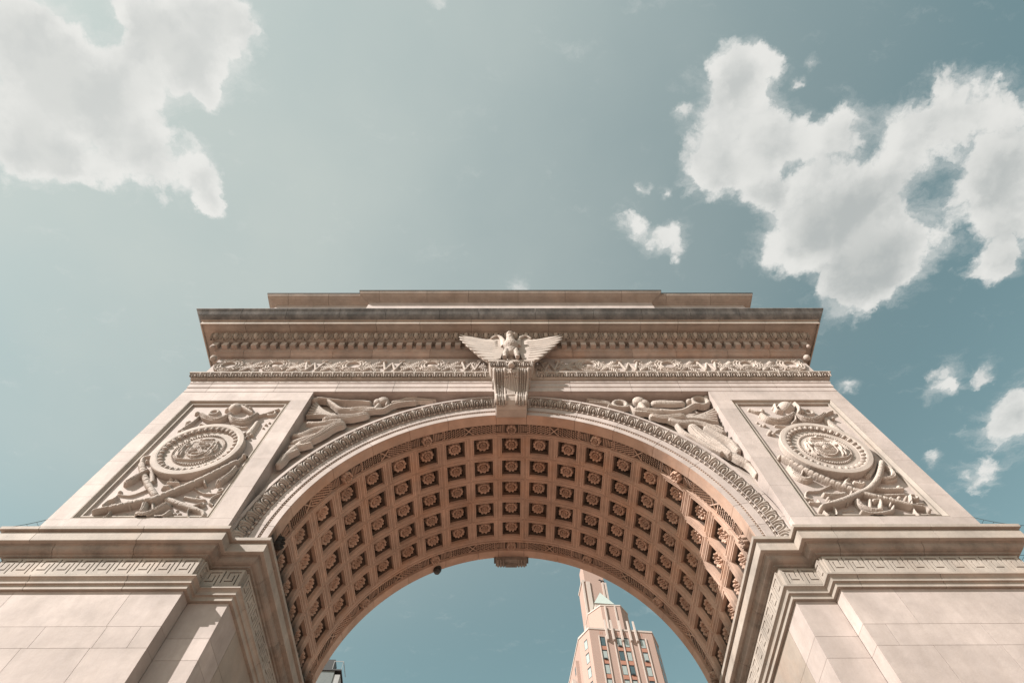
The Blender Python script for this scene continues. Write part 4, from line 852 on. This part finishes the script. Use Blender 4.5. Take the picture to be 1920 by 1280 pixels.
for s in (-1,1):
    tips=[(1.52,7.60),(1.45,7.64),(1.37,7.62),(1.27,7.59),(1.16,7.55),(1.04,7.52),(.93,7.50),(.82,7.50),(.72,7.52),(.62,7.56)]
    wg=MB()
    # wing shoulder and coverts
    wg.tube([ep(s*.20,-.76,7.05),ep(s*.23,-.77,7.42),ep(s*.30,-.79,7.66),ep(s*.40,-.80,7.76),ep(s*.50,-.80,7.72),ep(s*.60,-.79,7.60)],[.10,.085,.06,.05,.042,.03],10)
    oc=[(.20,7.40),(.27,7.70),(.36,7.83),(.50,7.81),(.62,7.62),(1.0,7.46),(1.38,7.60),(1.34,7.30),(1.10,6.86),(.88,6.48),(.66,6.17),(.30,6.30),(.22,6.9)]
    k=len(oc); y0,y1=-.755,-.66
    wg.add([ep(s*x,y0-.03*x,z) for x,z in oc]+[ep(s*x,y1-.03*x,z) for x,z in oc],[tuple(range(k)),tuple(range(2*k-1,k-1,-1))]+[(i,(i+1)%k,(i+1)%k+k,i+k) for i in range(k)])
    W=part('wing',wg.mesh('wing',False),'carved',EA)
    tips=[(1.53,7.80),(1.55,7.66),(1.52,7.49),(1.43,7.29),(1.31,7.07),(1.18,6.85),(1.05,6.63),(.92,6.42),(.80,6.22)]
    for i,(tx_,tz) in enumerate(tips):
        bx,bz=.40-.01*i,7.42-.14*i; mx,mz=(bx+tx_)/2+.05,(bz+tz)/2-.16+.012*i
        p=bez([(s*bx,-.768+.002*i,bz),(s*mx,-.80+.002*i,mz),(s*tx_,-.83+.003*i,tz)],12)
        wd=[.066,.078,.088,.092,.095,.096,.095,.092,.088,.080,.068,.050,.016]
        f=MB(); vs=[];fs=[]
        for j,q in enumerate(p):
            a=Vector(p[min(j+1,12)])-Vector(p[max(j-1,0)]); nn=Vector((a.z,0,-a.x)).normalized()*s; w=wd[j]
            for o,dy in ((-1,.006),(-.5,-.001),(0,-.004),(.5,-.002),(1,.0),(0,.02)): c_=Vector(q)+nn*w*o*s; vs.append(ep(c_.x,c_.y+dy,c_.z))
        for j in range(12):
            for o in range(6): fs.append((j*6+o,j*6+(o+1)%6,(j+1)*6+(o+1)%6,(j+1)*6+o))
        fs.append(tuple(12*6+o for o in range(6))); fs.append((5,4,3,2,1,0)); f.add(vs,fs)
        part('feather',f.mesh('feather',True),'carved',W)

# ------------------------------------------------------------------ dark lamp on the far rim
LP=thing('round_floodlight','small round black lamp fixed on the far rim of the vault, left of the keystone','lamp',(-2.085,4.74,SP+4.02))
lb=MB()
for a,b_,r0,r1 in ((-.09,.0,.08,.12),(.0,.09,.12,.11)): lb.tube([(0,0,a),(0,0,b_)],[r0,r1],18)
part('lamp_housing',lb.mesh('lamp_housing',True),'black',LP)
part('mounting_arm',MB().tube([(0,0,.08),(-.02,.0,.26)],.025,8),'black',LP)

# ------------------------------------------------------------------ loose wire netting at the impost ends
def net(s,label):
    t=thing('bird_netting',label,'netting',(s*BW,0,SP))
    w=MB()
    def q(i,j):
        u=i/9; v=j/4; x=.02+u*(.95); z=.42*(1-u)**2.1+.0+ -.08*u; y=-.28-.28*u
        return (s*(x),y+v*.9,z+.03*math.sin(v*6)*u)
    for j in range(5): w.tube([q(i,j) for i in range(10)],.006,4)
    for i in range(10): w.tube([q(i,j) for j in range(5)],.0035,4)
    part('wire_mesh',w,'wire',t)
net(-1,'thin sagging bird netting strung from the left corner down to the impost cornice'); net(1,'thin sagging bird netting strung from the right corner down to the impost cornice')

# ------------------------------------------------------------------ tall brick tower seen through the arch
TW=thing('brick_skyscraper','tall pink brick tower with white fins and green copper pyramid, seen through the arch','building',(18.9,110,0),R_(5.6))
Zr=SP+87.7; FH=3.45; Wd=15.2
wall=MB()
plan=[(-1.9,3.9),(0,0),(Wd,0),(Wd+2.6,4.6),(Wd+2.6,22),(-1.9,22)]
def extr(mb,pl,z0,z1):
    n=len(pl); mb.add([(x,y,z0) for x,y in pl]+[(x,y,z1) for x,y in pl],[tuple(range(n-1,-1,-1)),tuple(range(n,2*n))]+[(i,(i+1)%n,(i+1)%n+n,i+n) for i in range(n)]); return mb
part('shaft_wall',extr(MB(),plan,0,Zr-.35),'pink',TW)
cop=[(x+(-.12 if x<5 else .12),y-.12 if y<10 else y) for x,y in plan]; part('parapet_coping',extr(MB(),cop,Zr-.348,Zr+.1),'pale',TW)
# stepped left wings
for i,(x0,y0,zt) in enumerate(((-2.7,6.2,83.6),(-3.5,8.0,80.2),(-4.3,10.5,78.0),(-5.0,12.5,75.6),(-5.9,15.0,73.0))):
    part('side_wing',MB().box(x0,x0+4,y0,22+i*.5,0,SP+zt),'pale' if i%2 else 'pink',TW)
    for k in range(5):
        z=SP+zt-2.8-FH*k; part('window',MB().box(x0-.03,x0+.05,y0+.8,y0+1.7,z,z+1.9),'glass',TW)
cols=[(2.35,0),(6.25,0),(8.0,0),(11.85,1)]
for k in range(10):
    zt=SP+85.55-FH*k; 
    for ci,(u,_) in enumerate(cols):
        w_=MB(); w_.box(u,u+1.18,-.012,.2,zt-2.45,zt)
        fo=part('window',w_,'black',TW,)
        mt_='glassp' if (k*3+ci*5)%4 else 'glass'
        part('pane',MB().box(u+.10,u+1.10,-.028,-.014,zt-2.33,zt-.32),mt_,fo)
        part('spandrel_panel',MB().box(u-.02,u+1.22,-.04,.2,zt-FH+.02,zt-2.47),'red',TW)
        if (k+ci)%3==1: part('air_conditioner',MB().box(u+.2,u+.95,-.22,.1,zt-2.44,zt-2.12),'black',TW)
    # chamfer windows
    cx,cy=-.95,1.95; d=Vector((1.9,-3.9,0)).normalized()
    nrm=Vector((-3.9,-1.9,0)).normalized()
    def ch(a,b,z0,z1,o0,o1):
        P=[Vector((cx,cy,0))+d*a+nrm*o0,Vector((cx,cy,0))+d*b+nrm*o0,Vector((cx,cy,0))+d*b+nrm*o1,Vector((cx,cy,0))+d*a+nrm*o1]
        return MB().add([(p.x,p.y,z0) for p in P]+[(p.x,p.y,z1) for p in P],[(0,3,2,1),(4,5,6,7),(0,1,5,4),(1,2,6,5),(2,3,7,6),(3,0,4,7)])
    fo=part('window',ch(-.3,1.0,zt-2.45,zt,.0,.02),'black',TW); part('pane',ch(-.2,.9,zt-2.33,zt-.3,.02,.035),'glassp',fo)
    part('spandrel_panel',ch(-.35,1.05,zt-FH+.02,zt-2.47,.0,.045),'pink',TW)
cx2,cy2=Wd+1.3,2.3; d2=Vector((2.6,4.6,0)).normalized(); n2v=Vector((4.6,-2.6,0)).normalized()  # dark windows added so the shaded right chamfer reads darker
for k in range(10):
    zt=SP+85.55-FH*k
    for a in (-1.4,.4):
        P=[Vector((cx2,cy2,0))+d2*(a+t)+n2v*o for t,o in ((0,0),(1.2,0),(1.2,.03),(0,.03))]
        part('window',MB().add([(p.x,p.y,zt-2.45) for p in P]+[(p.x,p.y,zt) for p in P],[(0,3,2,1),(4,5,6,7),(0,1,5,4),(1,2,6,5),(2,3,7,6),(3,0,4,7)]),'glass',TW)
for u in (2.02,3.62,5.55,7.62,9.5,11.2,13.2): part('vertical_rib',MB().box(u,u+.22,-.20,.1,0,SP+85.7),'pale',TW)
for u in (3.9,5.35,7.45,9.45,10.9):
    f=MB().prism([(-.62,SP+84.6),(-.10,SP+84.4),(.0,SP+90.2),(-.2,SP+90.2),(-.5,SP+87.5)],u,u+.42); part('roof_fin',f,'pale',TW)
for u in (2.5,2.95,6.3,6.8,8.1,8.6,12.0,12.5,-.0): 
    if u>0: part('vent_slot',MB().box(u,u+.16,-.02,.1,SP+86.1,SP+86.9),'red',TW)
# upper tiers
t2=[(2.2,7.0),(4.9,3.6),(9.9,3.2),(12.4,6.0),(12.4,12),(2.2,12)]
part('upper_tier',extr(MB(),t2,Zr+.1,SP+97.4),'pink',TW); part('tier_coping',extr(MB(),[(x+(.1 if x>6 else -.1),y-.1 if y<11 else y) for x,y in t2],SP+97.402,SP+97.75),'pale',TW)
for u in (5.75,8.3): part('vertical_rib',MB().box(u,u+.35,3.1,3.8,Zr,SP+97.3),'pale',TW)
part('vent_slot',MB().box(6.6,7.3,3.15,3.5,SP+90.2,SP+90.6),'black',TW)
part('dormer_block',MB().box(4.1,9.6,5.6,9.5,SP+97.76,SP+99.9),'pale',TW)
for u in (6.3,7.9): part('arched_opening',MB().tube([(u,5.55,SP+98.5),(u,5.62,SP+98.5)],.5,16),'black',TW)
py=MB(); bx0,bx1,by0,by1=3.9,9.3,5.4,10.0; cz=SP+99.9; py.add([(bx0,by0,cz),(bx1,by0,cz),(bx1,by1,cz),(bx0,by1,cz),((bx0+bx1)/2,(by0+by1)/2,cz+5.6)],[(0,1,4),(1,2,4),(2,3,4),(3,0,4),(3,2,1,0)])
part('copper_pyramid_roof',py,'verd',TW)
part('crown_shaft',MB().box(2.6,9.3,9.6,15,Zr,SP+110.6),'pink',TW); part('crown_top',MB().box(3.4,8.9,9.8,14.6,SP+110.602,SP+118),'pink',TW); part('crown_coping',MB().box(2.4,3.39,9.4,15.2,SP+110.61,SP+111.2),'pale',TW)
for u,w in ((2.5,.5),(3.6,1.1),(8.1,.5),(8.9,.5)): part('vertical_rib',MB().box(u,u+w,9.3,9.7,Zr,SP+110.6),'pale',TW)
for x0,zt in ((1.7,96),(1.2,93),):
    part('side_wing',MB().box(x0,x0+2,9.0,14,Zr,SP+zt),'pale',TW)

# ------------------------------------------------------------------ gray building, lower left
GB=thing('apartment_building','dark gray rooftop corner with railing and tank seen under the arch at lower left','building',(-25.6,60,0),R_(3))
part('wall',MB().box(0,3.3,0,14,0,SP+41.0),'gray',GB); part('corner_pier',MB().box(3.302,4.1,.1,14,0,SP+40.6),'gray2',GB)
part('corner_pier',MB().box(-1.5,-.002,.2,14,0,SP+40.8),'gray2',GB)
for z in (38.7,35.4,32.0): part('string_course',MB().box(.0,3.1,-.06,.1,SP+z,SP+z+.12),'black',GB); part('window',MB().box(3.35,3.75,-.02+.1,.2,SP+z-2.1,SP+z-.9),'glass',GB); part('window',MB().box(-1.2,-.3,.17,.3,SP+z-1.6,SP+z+.3),'glass',GB)
part('roof_slab',MB().box(-.3,4.15,-.15,14,SP+41.002,SP+41.16),'black',GB)
part('roof_tank',MB().box(1.2,2.75,1.0,2.6,SP+41.162,SP+43.3),'black',GB)
rl=MB()
for x in (2.9,4.08): rl.box(x,x+.05,.0,.05,SP+41.162,SP+42.3)
rl.box(2.9,4.13,.0,.05,SP+42.302,SP+42.37); rl.box(4.08,4.13,.052,3,SP+42.302,SP+42.37); part('roof_railing',rl,'gray2',GB)

# ------------------------------------------------------------------ bird
BD=thing('flying_bird','small dark bird flying in front of the pink tower crown','bird',(9.715,40,SP+36.45),.4)
part('body',MB().ell((0,0,0),(.09,.20,.08),10,8).mesh('body',True),'bird',BD)
for s in (-1,1): part('wing',MB().add([(s*.04,.08,.02),(s*.04,-.08,.02),(s*.26,-.05,.14),(s*.42,.10,.05),(s*.25,.10,.12),(s*.04,0,-.01)],[(0,1,2,4),(4,2,3),(0,4,5),(5,2,1)]),'bird',BD)
print('objects',len(bpy.data.objects),'faces',sum(len(m.polygons) for m in bpy.data.meshes))
